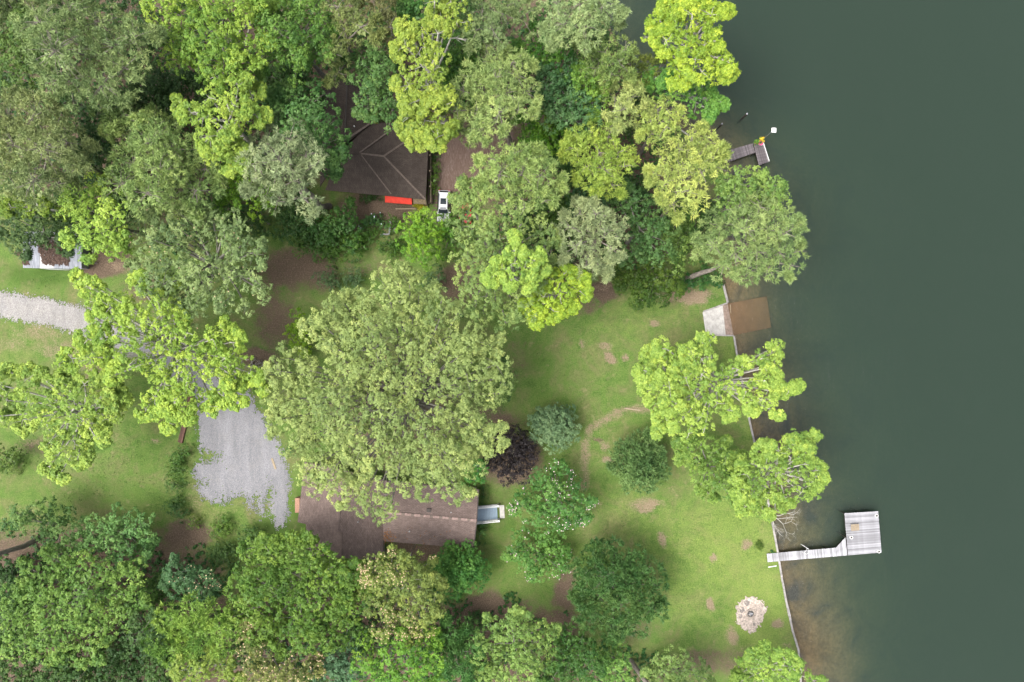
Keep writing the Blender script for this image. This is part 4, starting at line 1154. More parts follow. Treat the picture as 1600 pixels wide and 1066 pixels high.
    CC, CO, CR, CT, CL = CC[keep], CO[keep], CR[keep], CT[keep], CL[keep]
    nt_ = np.maximum(3, np.round((CR / K['rt']) ** 2 * 1.45).astype(int))
    ri = np.repeat(np.arange(len(CC)), nt_); m = len(ri)
    g = rng.normal(size=(m, 3)); A = np.cross(CO[ri], g); A /= np.linalg.norm(A, axis=1, keepdims=True) + 1e-9
    q = np.sqrt(rng.random(m)) * CR[ri]
    C = CC[ri] + A * q[:, None] + CO[ri] * ((1 - (q / CR[ri]) ** 2) * CR[ri] * K['flat'] * .7 + rng.normal(size=m) * .10)[:, None]
    O = CO[ri] * .6 + A * (q / CR[ri])[:, None] * .5 + np.array([0, 0, .25]); O /= np.linalg.norm(O, axis=1, keepdims=True)
    tint = np.clip(CT[ri] + rng.normal(size=m) * .09, 0, 1)
    rt = K['rt'] * (.75 + .5 * rng.random(m))
    sc_ = min(1.0, R / 2.6) if R < 2.6 else 1.0
    K2 = dict(K)
    if sc_ < 1: K2['leaf'] = K['leaf'] * max(.55, sc_)
    V, Fq, tn = leaves_np(C - org, O, rt, tint, K2, rng)
    # inner leaves of each lobe, so that one does not look straight through the crown
    cen = np.array([l[:3] for l in L]); rad = np.array([l[3] for l in L])
    nc = np.maximum(6, (rad ** 2 * 9 * thin).astype(int)); ci = np.repeat(np.arange(len(L)), nc); mc = len(ci)
    dv = rng.normal(size=(mc, 3)); dv /= np.linalg.norm(dv, axis=1, keepdims=True)
    pc = cen[ci] + dv * (rad[ci] * .62 * rng.random(mc) ** .45)[:, None] * np.array([1, 1, .7]) - np.array([0, 0, .12]) * rad[ci][:, None]
    pc = pc[pc[:, 2] > .2]; mc = len(pc)
    Kc = dict(t='leaf', leaf=min(.62, .3 * R), nl=1)
    Kc['core'] = 1
    Vc, Fc_, tc = leaves_np(pc - org, np.tile([0, 0, 1.], (mc, 1)), np.full(mc, .2), np.full(mc, .5), Kc, rng)
    Fq = np.concatenate([Fq, Fc_ + len(V)]); V = np.concatenate([V, Vc]); tn = np.concatenate([tn, tc])
    me = mesh_np(foliage, V, Fq)
    at = me.attributes.new('tint', 'FLOAT', 'FACE'); at.data.foreach_set('value', tn.astype(np.float32))
    cr = link(foliage, me, K['mat'], root); cr.color = (*[v * w for v, w in zip(lin(colour, LEAFK), K['c'])], 1)
    # trunk and limbs
    bark = globals()[K['bark']]
    tz = max(.4, min(top * .82, top - R * .35)); tr = max(.035, min(.45, .012 * top + .022 * R))
    tip = np.array([cx, cy, tz]) - org
    V1, F1, off = [], [], 0
    t = np.linspace(0, 1, 7)
    wob = np.cumsum(rng.normal(size=(7, 2)) * .012 * top, 0); wob[0] = 0
    path = np.stack([tip[0] * t ** 1.1, tip[1] * t ** 1.1, -.3 + (tip[2] + .3) * t], 1); path[1:-1, :2] += wob[1:-1]
    v, f_ = tube_np(path, tr * (1.15 - .85 * t), 9); V1.append(v); F1.append(f_); off += len(v)
    lims = []
    for li, (x, y, z, r) in enumerate(L):
        if li >= nmain:
            e = np.array([x, y, z]) - org; j = np.argmin(np.linalg.norm(np.array(lims) - e, axis=1)); s = lims[j]
            v, f_ = tube_np(np.array([s, e]), np.array([.05, .025]), 4); V1.append(v); F1.append(f_ + off); off += len(v); lims.append(e); continue
        e = np.array([x, y, z + r * (.3 if kind in ('pine', 'lime') else .0)]) - org
        h0 = np.clip((e[2] - .7 * np.linalg.norm(e[:2] - tip[:2])) / max(tip[2], .1), bot * .8, .97)
        s = np.array([np.interp(h0, t, path[:, 0]), np.interp(h0, t, path[:, 1]), h0 * tip[2]])
        mid = s * .45 + e * .55 + np.array([0, 0, -.06 * np.linalg.norm(e - s)]) + rng.normal(size=3) * .05 * r
        pp = np.array([s, s * .7 + mid * .3, mid, e]); lr = max(.02, tr * .42)
        v, f_ = tube_np(pp, np.array([lr, lr * .9, lr * .7, lr * .4]), 6); V1.append(v); F1.append(f_ + off); off += len(v); lims.append(e)
    # twigs from lobe centres to clumps
    lims = np.array(lims); V2, F2 = V1, F1
    sel = rng.random(len(CC)) < min(1, .75 * K['twig'] + .1)
    for i in np.nonzero(sel)[0]:
        s = lims[CL[i]]; e = CC[i] - org + CO[i] * CR[i] * (K['flat'] * .55 + .1 * K['twig'])
        mid = (s + e) * .5 + rng.normal(size=3) * .12 + np.array([0, 0, .12])
        w0 = max(.012, .055 * min(1.3, K['twig'] + .3) * min(1, R / 4))
        v, f_ = tube_np(np.array([s, mid, e]), np.array([w0, w0 * .75, w0 * .3]), 3); V2.append(v); F2.append(f_ + off); off += len(v)
    tm = mesh_np(stem, np.concatenate(V1), np.concatenate(F1)); tm.polygons.foreach_set('use_smooth', np.ones(len(tm.polygons), bool))
    link(stem, tm, bark, root)
    # dead bare branches sticking out
    for (px, py, px2, py2) in (bare or []):
        zb = tz; a = np.array(W(px, py, zb)) - org; b = np.array(W(px2, py2, zb + .5)) - org
        mb = MB(); dd = b - a; Lb = np.linalg.norm(dd)
        mb.tube([a, a * .5 + b * .5 + np.array([0, 0, .3]), b], [.09, .06, .02], 5)
        for k in range(7):
            s = a + dd * (.25 + .1 * k); e = s + dd * .25 + rng.normal(size=3) * Lb * .16
            mb.tube([s, e], [.035, .012], 4)
        mb.build('bare_branch', BARK_PALE, root)
    # blossoms
    if flowers:
        fmat, frac, size = flowers[:3]
        pick = rng.random(m) < frac
        if len(flowers) > 3:
            nzv = fbm(C[:, 0] * flowers[3], C[:, 1] * flowers[3], 2, NTREE[0]); pick = (rng.random(m) < frac * 3) & (nzv > .56)
        Cf = C[pick] - org + O[pick] * (rt[pick][:, None] * 1.0)
        Kf = dict(t='leaf', leaf=size, nl=5)
        V, Fq, tn = leaves_np(Cf, O[pick], np.full(len(Cf), size * .7), np.full(len(Cf), .5), Kf, rng)
        fo = link('blossoms', mesh_np('blossoms', V, Fq), fmat, root); tag(fo, kind='stuff')
    return root

B, P_, O_ = 'broadleaf_tree', 'pine_tree', 'oak_tree'
# --- top left forest
tree(P_, 'pine', '#9ba66e', 25, [(70, 40, 42), (115, 25, 42), (160, 40, 40), (95, 85, 45), (145, 85, 42), (185, 75, 36), (200, 110, 30), (120, 130, 42), (165, 135, 32), (90, 130, 30, -2), (215, 60, 28)], 'huge grey green pine with bare twigs filling the top left corner')
tree(B, 'broad', '#7fb54a', 22, [(265, 15, 34), (310, 10, 36), (355, 15, 36), (395, 25, 30), (290, 55, 38), (335, 55, 38), (375, 65, 34), (310, 95, 34), (350, 100, 30), (280, 85, 26, -2), (400, 0, 30)], 'bright mid green broadleaf tree on the top edge right of the huge grey pine')
tree(B, 'broad', '#5d8a42', 19, (30, 85, 58), 'mid green broadleaf tree on the left edge beside the huge grey pine')
tree(P_, 'pine', '#7f8a58', 19, (20, 10, 50), 'dull olive pine in the extreme top left corner of the photograph')
tree(P_, 'pine', '#969c68', 22, [(20, 190, 36), (60, 185, 36), (95, 200, 34), (30, 230, 38), (75, 235, 40), (110, 225, 28), (20, 275, 34), (60, 285, 36), (95, 290, 30, -1), (115, 260, 24), (0, 215, 34)], 'sparse brownish olive pine with long bare limbs on the left edge above the shed')
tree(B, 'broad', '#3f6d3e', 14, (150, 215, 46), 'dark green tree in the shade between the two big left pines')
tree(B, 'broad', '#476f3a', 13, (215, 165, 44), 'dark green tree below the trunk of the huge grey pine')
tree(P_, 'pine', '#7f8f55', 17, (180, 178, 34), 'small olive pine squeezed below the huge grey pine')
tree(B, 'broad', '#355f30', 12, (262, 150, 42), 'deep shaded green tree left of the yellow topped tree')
tree(P_, 'pine', '#9dac68', 21, [(205, 220, 34), (240, 225, 36), (275, 235, 36), (215, 260, 38), (255, 270, 40), (290, 275, 36), (195, 290, 32), (235, 305, 34), (275, 310, 30), (310, 300, 30), (325, 265, 26), (250, 200, 26)], 'dense yellowish olive pine between the yellow topped tree and the shed', )
tree(B, 'lime', '#a6d03e', 23, [(345, 125, 20), (375, 135, 18), (395, 150, 18), (330, 155, 20), (365, 165, 22), (400, 180, 18), (320, 185, 20), (350, 190, 24), (330, 215, 22), (360, 220, 24), (340, 245, 22), (365, 250, 20), (285, 165, 15, -2), (300, 178, 16, -1), (375, 195, 18)], 'bright yellow topped tree standing out in the upper left forest', bare=[(375, 200, 390, 185)])
tree(B, 'broad', '#5f9a2c', 15, [(360, 285, 26), (390, 300, 26), (380, 265, 24), (350, 310, 22), (410, 320, 20), (420, 285, 22)], 'fresh green tree just below the yellow topped tree')
tree(B, 'broad', '#5c9340', 20, [(425, 20, 32), (460, 15, 34), (490, 35, 28), (440, 55, 34), (475, 65, 32), (430, 90, 26), (465, 98, 28), (495, 5, 26), (490, 85, 20)], 'mid green tree on the top edge left of the dark gap above the upper house')
tree(B, 'broad', '#3c6a33', 11, (450, 130, 40), 'dark low tree under the mid green tree left of the upper house')
tree(B, 'broad', '#528a49', 19, [(455, 165, 28), (490, 160, 28), (440, 195, 28), (475, 195, 34), (510, 200, 28), (465, 225, 28), (500, 230, 32), (525, 225, 20), (515, 250, 22), (440, 170, 22)], 'blue green tree overhanging the west side of the upper house')
tree(P_, 'pine', '#a0a67c', 23, [(420, 225, 28), (455, 220, 26), (405, 255, 26), (440, 255, 34), (480, 245, 26), (425, 285, 28), (460, 285, 28), (495, 260, 20), (475, 310, 20), (490, 335, 16), (435, 315, 20), (400, 280, 18)], 'pale grey pine left of the upper house roof')
tree(P_, 'pine', '#8d9258', 20, [(530, 15, 26), (555, 20, 26), (540, 50, 26), (565, 45, 22), (525, 85, 20, -1), (530, 115, 18, -3)], 'tan olive pine on the top edge above the upper house')
tree(P_, 'pine', '#857f55', 18, [(598, 20, 22), (610, 45, 20), (615, 65, 18), (590, 0, 22)], 'brownish pine on the top edge left of the tall lime green tree')
tree(B, 'broad', '#5b8f4d', 17, [(570, 75, 28), (595, 90, 24), (560, 105, 26), (590, 115, 28), (570, 135, 26), (600, 140, 26), (590, 165, 26), (615, 165, 22), (610, 188, 18), (575, 160, 20)], 'plain mid green tree hanging over the upper house roof ridge')
tree(B, 'broad', '#46803a', 15, (640, 22, 40), 'dark green tree behind the top of the tall lime green tree')
tree(B, 'lime', '#a8ca3c', 24, [(680, 5, 20), (705, 5, 20), (690, 30, 20), (715, 35, 20), (685, 55, 20), (640, 45, 17), (660, 50, 16), (635, 75, 20), (655, 85, 22), (680, 85, 20), (650, 110, 24), (680, 110, 22), (640, 135, 22), (670, 135, 24), (690, 140, 18), (650, 160, 20), (640, 185, 22), (665, 190, 24), (690, 195, 22), (650, 212, 20), (685, 215, 18), (695, 165, 20)], 'tall lime green tree with white branches beside the upper house', bare=[(700, 60, 728, 62), (665, 120, 655, 135)])
tree(B, 'broad', '#4c8436', 14, (715, 90, 40), 'green tree in the shade right of the tall lime green tree')
tree(B, 'broad', '#4e8a35', 13, (712, 130, 36), 'fresh green low tree left of the pale round pine')
tree(P_, 'pine', '#909c68', 20, [(755, 20, 28), (785, 25, 28), (770, 50, 26), (800, 10, 24), (745, 50, 22), (760, 75, 18), (815, 30, 22)], 'grey green pine on the top edge left of the red dirt track')
tree(P_, 'pine', '#a9b470', 22, [(770, 100, 24), (800, 100, 22), (745, 120, 24), (775, 125, 28), (810, 120, 24), (725, 145, 24), (755, 150, 30), (790, 150, 30), (820, 145, 22), (715, 175, 20), (745, 180, 26), (780, 178, 24), (810, 175, 20), (730, 205, 22), (760, 198, 20)], 'pale round pine with visible trunk at the end of the dirt driveway', base=(800, 230))
tree(P_, 'pine', '#a3ae78', 22, [(870, 10, 30), (905, 10, 32), (940, 15, 26), (885, 40, 28), (915, 45, 26), (950, 25, 20), (870, 60, 20)], 'pale olive pine on the top edge beside the lake')
tree(B, 'broad', '#4c8a34', 14, [(845, 70, 28), (870, 80, 26), (830, 85, 22), (890, 70, 22), (855, 105, 24)], 'fresh dark green tree right of the red dirt track')
tree(B, 'broad', '#4f8450', 16, [(870, 130, 28), (895, 120, 26), (880, 155, 28), (850, 140, 24), (905, 150, 26), (920, 170, 26), (895, 185, 28), (870, 180, 22), (925, 140, 22)], 'blue green broadleaf tree in the middle of the lakeside grove')
tree(B, 'broad', '#6da544', 17, [(915, 125, 20), (930, 140, 18), (905, 135, 18), (925, 160, 18)], 'lighter green tree top above the blue green lakeside tree')
tree(P_, 'pine', '#8b9a58', 19, [(920, 80, 24), (945, 85, 26), (965, 100, 22), (930, 110, 22), (955, 118, 18), (975, 80, 18)], 'olive pine at the bend of the shore near the top edge')
tree(P_, 'pine', '#78823f', 14, [(985, 105, 20), (1005, 115, 22), (1020, 105, 18), (1000, 135, 16)], 'thin dark olive pine leaning over the water left of the lakeside lime tree')
tree(B, 'lime', '#b5dd38', 22, [(1075, 0, 20), (1105, 5, 20), (1050, 20, 20), (1080, 25, 22), (1110, 25, 20), (1130, 22, 11), (1030, 35, 18), (1055, 45, 22), (1085, 50, 24), (1110, 50, 16), (1015, 50, 13), (1040, 65, 18), (1070, 75, 22), (1100, 72, 18), (1118, 65, 11), (1050, 90, 20), (1085, 95, 24), (1115, 92, 22), (1135, 98, 14), (1060, 115, 20), (1095, 115, 24), (1120, 112, 20), (1135, 112, 11)], 'bright lime tree with white branches leaning over the lake at the top', base=(985, 150), bare=[(1030, 55, 1005, 60), (1090, 60, 1085, 20)])
tree(B, 'lime', '#7fbf3c', 16, [(1070, 140, 22), (1095, 140, 20), (1050, 130, 18), (1085, 160, 18), (1110, 155, 16), (1120, 160, 12), (1040, 150, 16), (1105, 172, 12), (1030, 125, 20)], 'fresh green tree directly below the lakeside lime tree', base=(1010, 190))
tree(P_, 'pine', '#b4b872', 19, [(960, 155, 20), (985, 155, 18), (970, 175, 22), (995, 175, 16), (960, 190, 14)], 'small pale pine between the blue green lakeside tree and the shore')
tree(P_, 'pine', '#b9c068', 19, [(1025, 165, 18), (1045, 180, 18), (1015, 190, 20), (1040, 200, 20), (1062, 180, 11), (1020, 212, 18)], 'small pale yellow pine at the shore left of the lake pilings')
tree(P_, 'pine', '#abb856', 19, [(925, 215, 22), (950, 215, 22), (905, 235, 20), (935, 240, 26), (965, 240, 22), (915, 262, 20), (945, 268, 24), (975, 262, 18), (930, 290, 16), (955, 290, 16), (985, 250, 14), (900, 210, 12)], 'yellow olive pine in the centre of the lakeside grove', base=(925, 300))
tree(B, 'broad', '#4f8e2a', 12, (850, 205, 38), 'yellow green low tree right of the dirt driveway')
tree(B, 'broad', '#37682f', 10, (880, 240, 40), 'very dark low tree beside the yellow green low tree right of the driveway')
tree(P_, 'pine', '#b5ba68', 20, [(1080, 215, 20), (1105, 225, 20), (1060, 235, 20), (1090, 245, 24), (1115, 245, 18), (1035, 255, 18), (1065, 265, 26), (1095, 272, 22), (1120, 262, 16), (1040, 285, 20), (1070, 300, 24), (1050, 320, 20), (1085, 318, 18), (1025, 275, 14)], 'pale yellow pine with slanting trunk left of the small brown dock', base=(1018, 372))
tree(B, 'broad', '#74a755', 18, [(1150, 286, 22), (1180, 286, 20), (1204, 290, 16), (1135, 295, 22), (1165, 300, 28), (1195, 305, 26), (1215, 315, 16), (1140, 320, 22), (1130, 280, 14), (1190, 274, 10)], 'light green tree over the water just below the small brown dock', base=(1105, 320))
tree(P_, 'pine', '#98a669', 19, [(1150, 330, 26), (1185, 325, 26), (1215, 335, 22), (1125, 350, 24), (1160, 360, 32), (1195, 360, 30), (1225, 365, 24), (1115, 385, 24), (1145, 395, 30), (1180, 395, 32), (1215, 395, 26), (1240, 395, 16), (1130, 415, 20), (1165, 420, 24), (1200, 420, 20), (1235, 415, 14), (1110, 365, 18)], 'broad grey olive pine leaning out over the lake above the boat ramp', base=(1070, 437))
tree(B, 'broad', '#55884c', 14, [(985, 320, 24), (1010, 335, 26), (995, 360, 26), (1020, 370, 24), (1000, 390, 22), (1030, 395, 20), (985, 400, 16), (965, 310, 20), (1040, 350, 18)], 'blue green tree between the pale grey pine and the slanting pine trunk')
tree(B, 'broad', '#46784c', 13, (930, 312, 36), 'dark blue green tree below the yellow olive pine')
tree(B, 'broad', '#5c8a42', 12, (1060, 385, 36), 'mid green tree behind the leaning pine trunk above the ramp')
tree(B, 'broad', '#4f8038', 10, (1075, 345, 30), 'green low tree left of the broad leaning pine')
tree(P_, 'pine', '#a8ac7e', 20, [(905, 335, 18), (930, 335, 18), (890, 355, 18), (915, 360, 24), (945, 360, 20), (965, 370, 16), (900, 385, 20), (930, 390, 22), (955, 388, 16), (915, 415, 18), (935, 420, 16), (940, 345, 14), (975, 350, 10)], 'pale silvery pine in front of the lawn in the middle right grove')
tree('evergreen_shrub', 'broad', '#47702a', 6.5, [(985, 425, 22), (1010, 425, 24), (1035, 430, 24), (1055, 432, 14), (995, 450, 24), (1020, 455, 24), (1045, 450, 16), (1005, 468, 14), (975, 445, 14)], 'dark glossy evergreen bush at the lawn edge left of the leaning pine trunk', 'shrub', depth=.5)
tree('shrub', 'broad', '#3f7a3a', 2.4, [(1085, 445, 12), (1100, 440, 13), (1115, 437, 12), (1075, 440, 10), (1095, 425, 12)], 'low green shrub under the leaning pine trunk by the seawall', 'shrub', foliage='foliage', stem='stems')
# --- oak grove in the middle top
tree(P_, 'pine', '#a5b26a', 23, [(772, 250, 18), (795, 250, 24), (825, 252, 22), (754, 270, 16), (780, 275, 28), (815, 275, 28), (845, 275, 22), (760, 298, 24), (795, 300, 28), (830, 300, 26), (858, 290, 18), (868, 300, 12), (790, 322, 18), (820, 325, 18), (850, 315, 14), (805, 240, 18)], 'round pale pine with puffy needles left of the lakeside grove')
tree(O_, 'oak', '#94a858', 20, [(735, 305, 18), (722, 330, 18), (720, 355, 22), (745, 330, 24), (770, 345, 24), (740, 370, 28), (775, 375, 28), (730, 400, 26), (760, 410, 28), (795, 405, 24), (735, 435, 24), (765, 445, 28), (745, 465, 20), (775, 480, 24), (800, 470, 24), (755, 490, 16), (790, 505, 16), (820, 480, 20), (815, 350, 24), (845, 360, 22), (850, 385, 22), (830, 400, 20), (820, 440, 22), (730, 292, 14)], 'tall olive green oak on the lawn edge right of the parked car')
tree(B, 'lime', '#acd844', 24, [(804, 375, 8), (805, 392, 13), (820, 400, 13), (800, 412, 13), (785, 420, 14), (775, 430, 12), (765, 430, 8), (820, 418, 16), (835, 405, 12), (840, 420, 12), (800, 435, 12), (822, 440, 10)], 'small lime green spray of leaves above the tall olive oak', base=(815, 440))
tree(B, 'lime', '#aad432', 20, [(842, 445, 18), (862, 438, 16), (880, 430, 16), (895, 440, 16), (905, 455, 12), (850, 465, 20), (875, 460, 20), (835, 480, 18), (860, 482, 18), (885, 475, 14), (840, 495, 12), (910, 440, 8)], 'lime green tree at the lower edge of the grove beside the lawn', base=(850, 475), bare=[(862, 430, 860, 390)])
tree(B, 'broad', '#4c7c35', 12, (880, 370, 36), 'green tree in the gap between tall olive oak and silvery pine')
tree(B, 'broad', '#4e7f38', 11, (870, 330, 30), 'dark green tree below the round pale pine')
# --- left: shed and speckled tree
tree(B, 'broad', '#8cc456', 18, [(125, 310, 22), (150, 295, 20), (170, 310, 22), (120, 335, 22), (150, 335, 26), (180, 340, 24), (130, 360, 24), (160, 365, 24), (185, 370, 20), (145, 385, 18), (175, 392, 18), (200, 390, 18), (125, 320, 18)], 'bright green tree right above the metal shed')
tree(B, 'broad', '#466f3e', 11, [(20, 340, 28), (55, 340, 28), (85, 345, 24), (30, 370, 24), (65, 372, 26), (95, 372, 22), (110, 355, 18), (0, 365, 24), (45, 385, 14), (100, 388, 10)], 'dark green tree overhanging the metal shed roof')
tree(B, 'lime', '#8fb52e', 16, [(5, 312, 14), (35, 312, 16), (50, 330, 14), (20, 325, 14), (60, 320, 12), (100, 330, 14)], 'yellow green boughs below the sparse pine on the left edge')
tree(O_, 'oak', '#93a562', 18, [(265, 345, 26), (300, 350, 26), (240, 375, 26), (275, 380, 30), (315, 385, 28), (350, 360, 24), (375, 350, 20), (385, 375, 20), (360, 390, 24), (235, 410, 26), (270, 415, 30), (310, 425, 28), (345, 425, 22), (255, 445, 26), (290, 455, 28), (325, 460, 22), (375, 430, 22), (400, 440, 18), (410, 455, 14), (270, 475, 20), (300, 485, 18), (395, 395, 18), (385, 480, 12), (360, 465, 16), (330, 335, 22), (225, 345, 20)], 'large grey green oak speckled with yellow left of the brown ground', flowers=(PETAL_TAN, .03, .13))
tree(B, 'lime', '#b2de42', 17, [(128, 435, 11), (145, 450, 15), (160, 445, 9), (150, 470, 16), (175, 480, 20), (200, 470, 14), (220, 445, 16), (235, 455, 15), (262, 450, 14), (270, 480, 14), (250, 475, 18), (215, 490, 24), (185, 505, 24), (155, 500, 16), (240, 505, 24), (275, 505, 20), (205, 525, 26), (170, 530, 22), (140, 530, 18), (235, 535, 28), (270, 535, 24), (295, 520, 18), (115, 560, 18), (100, 565, 12), (145, 560, 22), (180, 555, 24), (205, 570, 22), (185, 585, 16), (245, 570, 26), (280, 565, 26), (310, 560, 22), (335, 530, 22), (350, 515, 18), (365, 535, 16), (330, 555, 22), (355, 560, 22), (380, 560, 14), (340, 585, 22), (370, 590, 18), (395, 585, 14), (408, 605, 8), (260, 600, 24), (295, 595, 24), (245, 620, 22), (275, 630, 22), (230, 640, 14), (265, 655, 16), (290, 645, 12), (315, 620, 20), (345, 615, 18), (370, 625, 12), (335, 635, 12)], 'wide spreading lime green tree over the gravel driveway on the left', depth=.55)
tree(B, 'lime', '#b2dc48', 15, [(0, 600, 22), (25, 585, 18), (50, 590, 20), (75, 595, 20), (105, 600, 22), (135, 600, 20), (165, 605, 20), (15, 625, 24), (50, 625, 24), (85, 630, 24), (120, 630, 22), (155, 630, 22), (185, 625, 18), (0, 650, 18), (40, 655, 20), (75, 660, 20), (110, 660, 20), (145, 660, 22), (175, 655, 20), (85, 685, 20), (120, 690, 22), (150, 680, 18), (95, 710, 18), (125, 712, 16), (80, 728, 12), (95, 742, 10)], 'yellow green tree on the left edge below the gravel driveway', depth=.5)
tree('shrub', 'broad', '#5d8a40', 2.6, [(10, 715, 18), (25, 725, 14), (0, 730, 16)], 'low green bush on the left edge of the lower lawn', 'shrub', foliage='foliage', stem='stems')
for (px, py, r, hh, cc, lb) in ((278, 712, 18, 2.0, '#4f8638', 'green shrub topping the timber wall, uppermost in the row'), (272, 736, 20, 2.0, '#4c7d36', 'second green shrub down along the timber wall'), (270, 760, 18, 1.8, '#4a7a38', 'third green shrub down along the timber wall'),
                            (275, 797, 21, 2.0, '#3f6e34', 'dark green shrub at the lower end of the timber wall'), (305, 816, 15, 1.4, '#5f8a34', 'small yellow green shrub below the gravel lot'), (340, 826, 21, 1.7, '#558a38', 'rounded green shrub on the lawn edge below the gravel lot')):
    tree('shrub', 'fine', cc, hh, (px, py, r), lb, 'shrub', foliage='foliage', stem='stems', group='shrubs along the timber wall')
# --- garden hedge around the upper house
for (px, py, r, hh, cc, lb) in ((455, 345, 34, 6, '#3d6b35', 'dark tall hedge bush left of the upper house garden'), (500, 360, 34, 5, '#3e7034', 'dark green hedge bush below the pale grey pine tip'), (535, 345, 30, 4.5, '#3f7432', 'green hedge bush under the upper house southwest corner'),
                            (560, 385, 26, 3.2, '#457a2f', 'rounded green hedge bush above the brown ground'), (515, 390, 24, 2.8, '#48782f', 'low yellow green hedge bush left of the rounded hedge bush'), (478, 378, 22, 3, '#42702f', 'low dark hedge bush at the left end of the garden edge'),
                            (608, 383, 22, 2.6, '#4a7a30', 'low green bush left of the round bright green tree'), (616, 350, 14, 2.5, '#467c2c', 'leafy bush beside the garden fence below the red awning'), (578, 365, 18, 1.8, '#4a8034', 'low bush in front of the garden fence'), (575, 306, 16, 1.5, '#35602c', 'dark shrub under the eave left of the red awning')):
    tree('shrub', 'broad', cc, hh, (px, py, r), lb, 'shrub', foliage='foliage', stem='stems', group='garden shrubs around the upper house')
tree('hydrangea', 'broad', '#477f45', 1.4, [(578, 345, 9), (588, 345, 9), (570, 350, 8), (597, 352, 8)], 'hydrangea with pale blue white flowers in the garden below the awning', 'shrub', flowers=(PETAL_WHITE, .10, .15), foliage='foliage', stem='stems')
tree('shrub', 'broad', '#a4b424', 1.2, (654, 321, 7), 'small yellow green shrub at the corner of the upper house', 'shrub', foliage='foliage', stem='stems')
for k, (px, py, r, cc, lb) in enumerate(((679, 245, 7, '#3b6a2a', 'upper dark shrub in the strip between porch and dirt drive'), (678, 290, 8, '#4f7f2a', 'lower green shrub in the strip between porch and dirt drive'), (680, 268, 7, '#45752a', 'middle shrub in the strip between porch and dirt drive'))):
    tree('shrub', 'fine', cc, 1.5, [(px, py - r, r), (px, py + r, r), (px, py, r)], lb, 'shrub', foliage='foliage', stem='stems', group='shrubs along the porch')
tree(B, 'broad', '#72b43a', 8.5, [(645, 345, 18), (670, 345, 18), (640, 370, 20), (665, 372, 24), (690, 368, 16), (650, 395, 18), (672, 398, 16), (655, 355, 18)], 'round bright green tree below the parked white car', depth=.7, spur=0)
tree('shrub', 'broad', '#4c8232', 4, [(700, 355, 18), (705, 380, 18), (690, 400, 12), (710, 345, 14)], 'dark green bush between the bright round tree and the olive oak', 'shrub', foliage='foliage', stem='stems')
# --- saplings in the shade
for (px, py, r, lb) in ((512, 440, 22, 'left faint bluish sapling in the shade above the big oak'), (548, 432, 22, 'middle faint bluish sapling in the shade above the big oak'), (685, 436, 22, 'right faint bluish sapling between big oak and olive oak')):
    tree('sapling', 'fine', '#4f7a4c', 2.6, (px, py, r), lb, 'sapling', thin=.35, foliage='foliage', stem='stems', group='bluish saplings in the shade')
tree('shrub', 'broad', '#7fb82e', 4.5, [(465, 505, 16), (468, 525, 16), (475, 540, 12), (458, 518, 10)], 'vivid green bush peeping out on the upper left of the big oak', 'shrub', foliage='foliage', stem='stems')
# --- the big oak
oak = [(620, 430, 22), (640, 445, 22), (605, 450, 20), (655, 460, 24), (625, 470, 24), (690, 470, 18), (690, 490, 22), (715, 490, 12), (535, 470, 14), (520, 490, 22), (545, 490, 24), (575, 480, 26), (500, 505, 22), (490, 520, 16), (540, 515, 26), (575, 510, 26), (610, 500, 28), (645, 495, 26), (670, 510, 24), (705, 520, 24), (735, 530, 24), (760, 535, 18), (690, 545, 26), (720, 555, 28), (750, 560, 24), (775, 570, 22), (785, 590, 18), (760, 590, 26), (730, 585, 28), (700, 595, 26), (725, 615, 28), (755, 620, 24), (780, 615, 16), (655, 540, 26), (620, 530, 28), (585, 545, 28), (550, 545, 24), (525, 555, 18), (600, 575, 28), (565, 575, 28), (640, 570, 28), (670, 580, 20), (540, 590, 28), (575, 605, 30), (615, 605, 30), (650, 610, 26), (525, 620, 28), (555, 635, 30), (595, 640, 28), (630, 635, 26), (540, 665, 28), (575, 670, 28), (615, 670, 24), (650, 660, 24), (720, 655, 22), (750, 665, 26), (765, 680, 20), (740, 690, 24), (715, 685, 22), (770, 695, 12), (600, 700, 28), (635, 695, 28), (670, 690, 28), (565, 700, 24), (640, 730, 28), (675, 725, 28), (705, 720, 28), (735, 725, 22), (610, 730, 24), (680, 755, 24), (710, 760, 20), (725, 775, 12), (650, 755, 20), (700, 640, 20), (685, 660, 20),
       (450, 560, 22, -3), (470, 575, 22, -3), (440, 580, 18, -3), (490, 595, 24, -3), (455, 600, 24, -3), (430, 625, 18, -4), (455, 635, 24, -3), (485, 630, 22, -3), (440, 655, 20, -4), (470, 665, 22, -3), (460, 690, 20, -3), (490, 690, 24, -3), (500, 715, 24, -3), (480, 740, 18, -4), (505, 745, 20, -3), (525, 700, 22, -3), (530, 740, 22, -4), (535, 770, 18, -5), (560, 750, 22, -4), (565, 780, 20, -5), (590, 775, 22, -4), (595, 800, 16, -6), (610, 795, 14, -5), (500, 765, 14, -5), (555, 725, 22, -3), (505, 650, 22, -2), (515, 670, 20, -2)]
tree(O_, 'oak', '#acb866', 21, oak, 'giant olive green oak in the middle spreading over the lower house', base=(655, 625), depth=.18)
tree(B, 'broad', '#62904e', 13, [(785, 575, 14), (795, 595, 12), (780, 620, 14), (790, 610, 12)], 'darker green tree edge on the right of the giant oak')
tree('shrub', 'broad', '#4c9440', 5.0, [(745, 730, 16), (735, 750, 14), (752, 745, 10)], 'bright green bush at the right edge of the giant oak above the stairs', 'shrub', foliage='foliage', stem='stems')
tree('shrub', 'fine', '#3d7034', 1.5, [(754, 765, 8), (755, 778, 8)], 'dark clipped shrub above the white railed stairs', 'shrub', foliage='foliage', stem='stems')
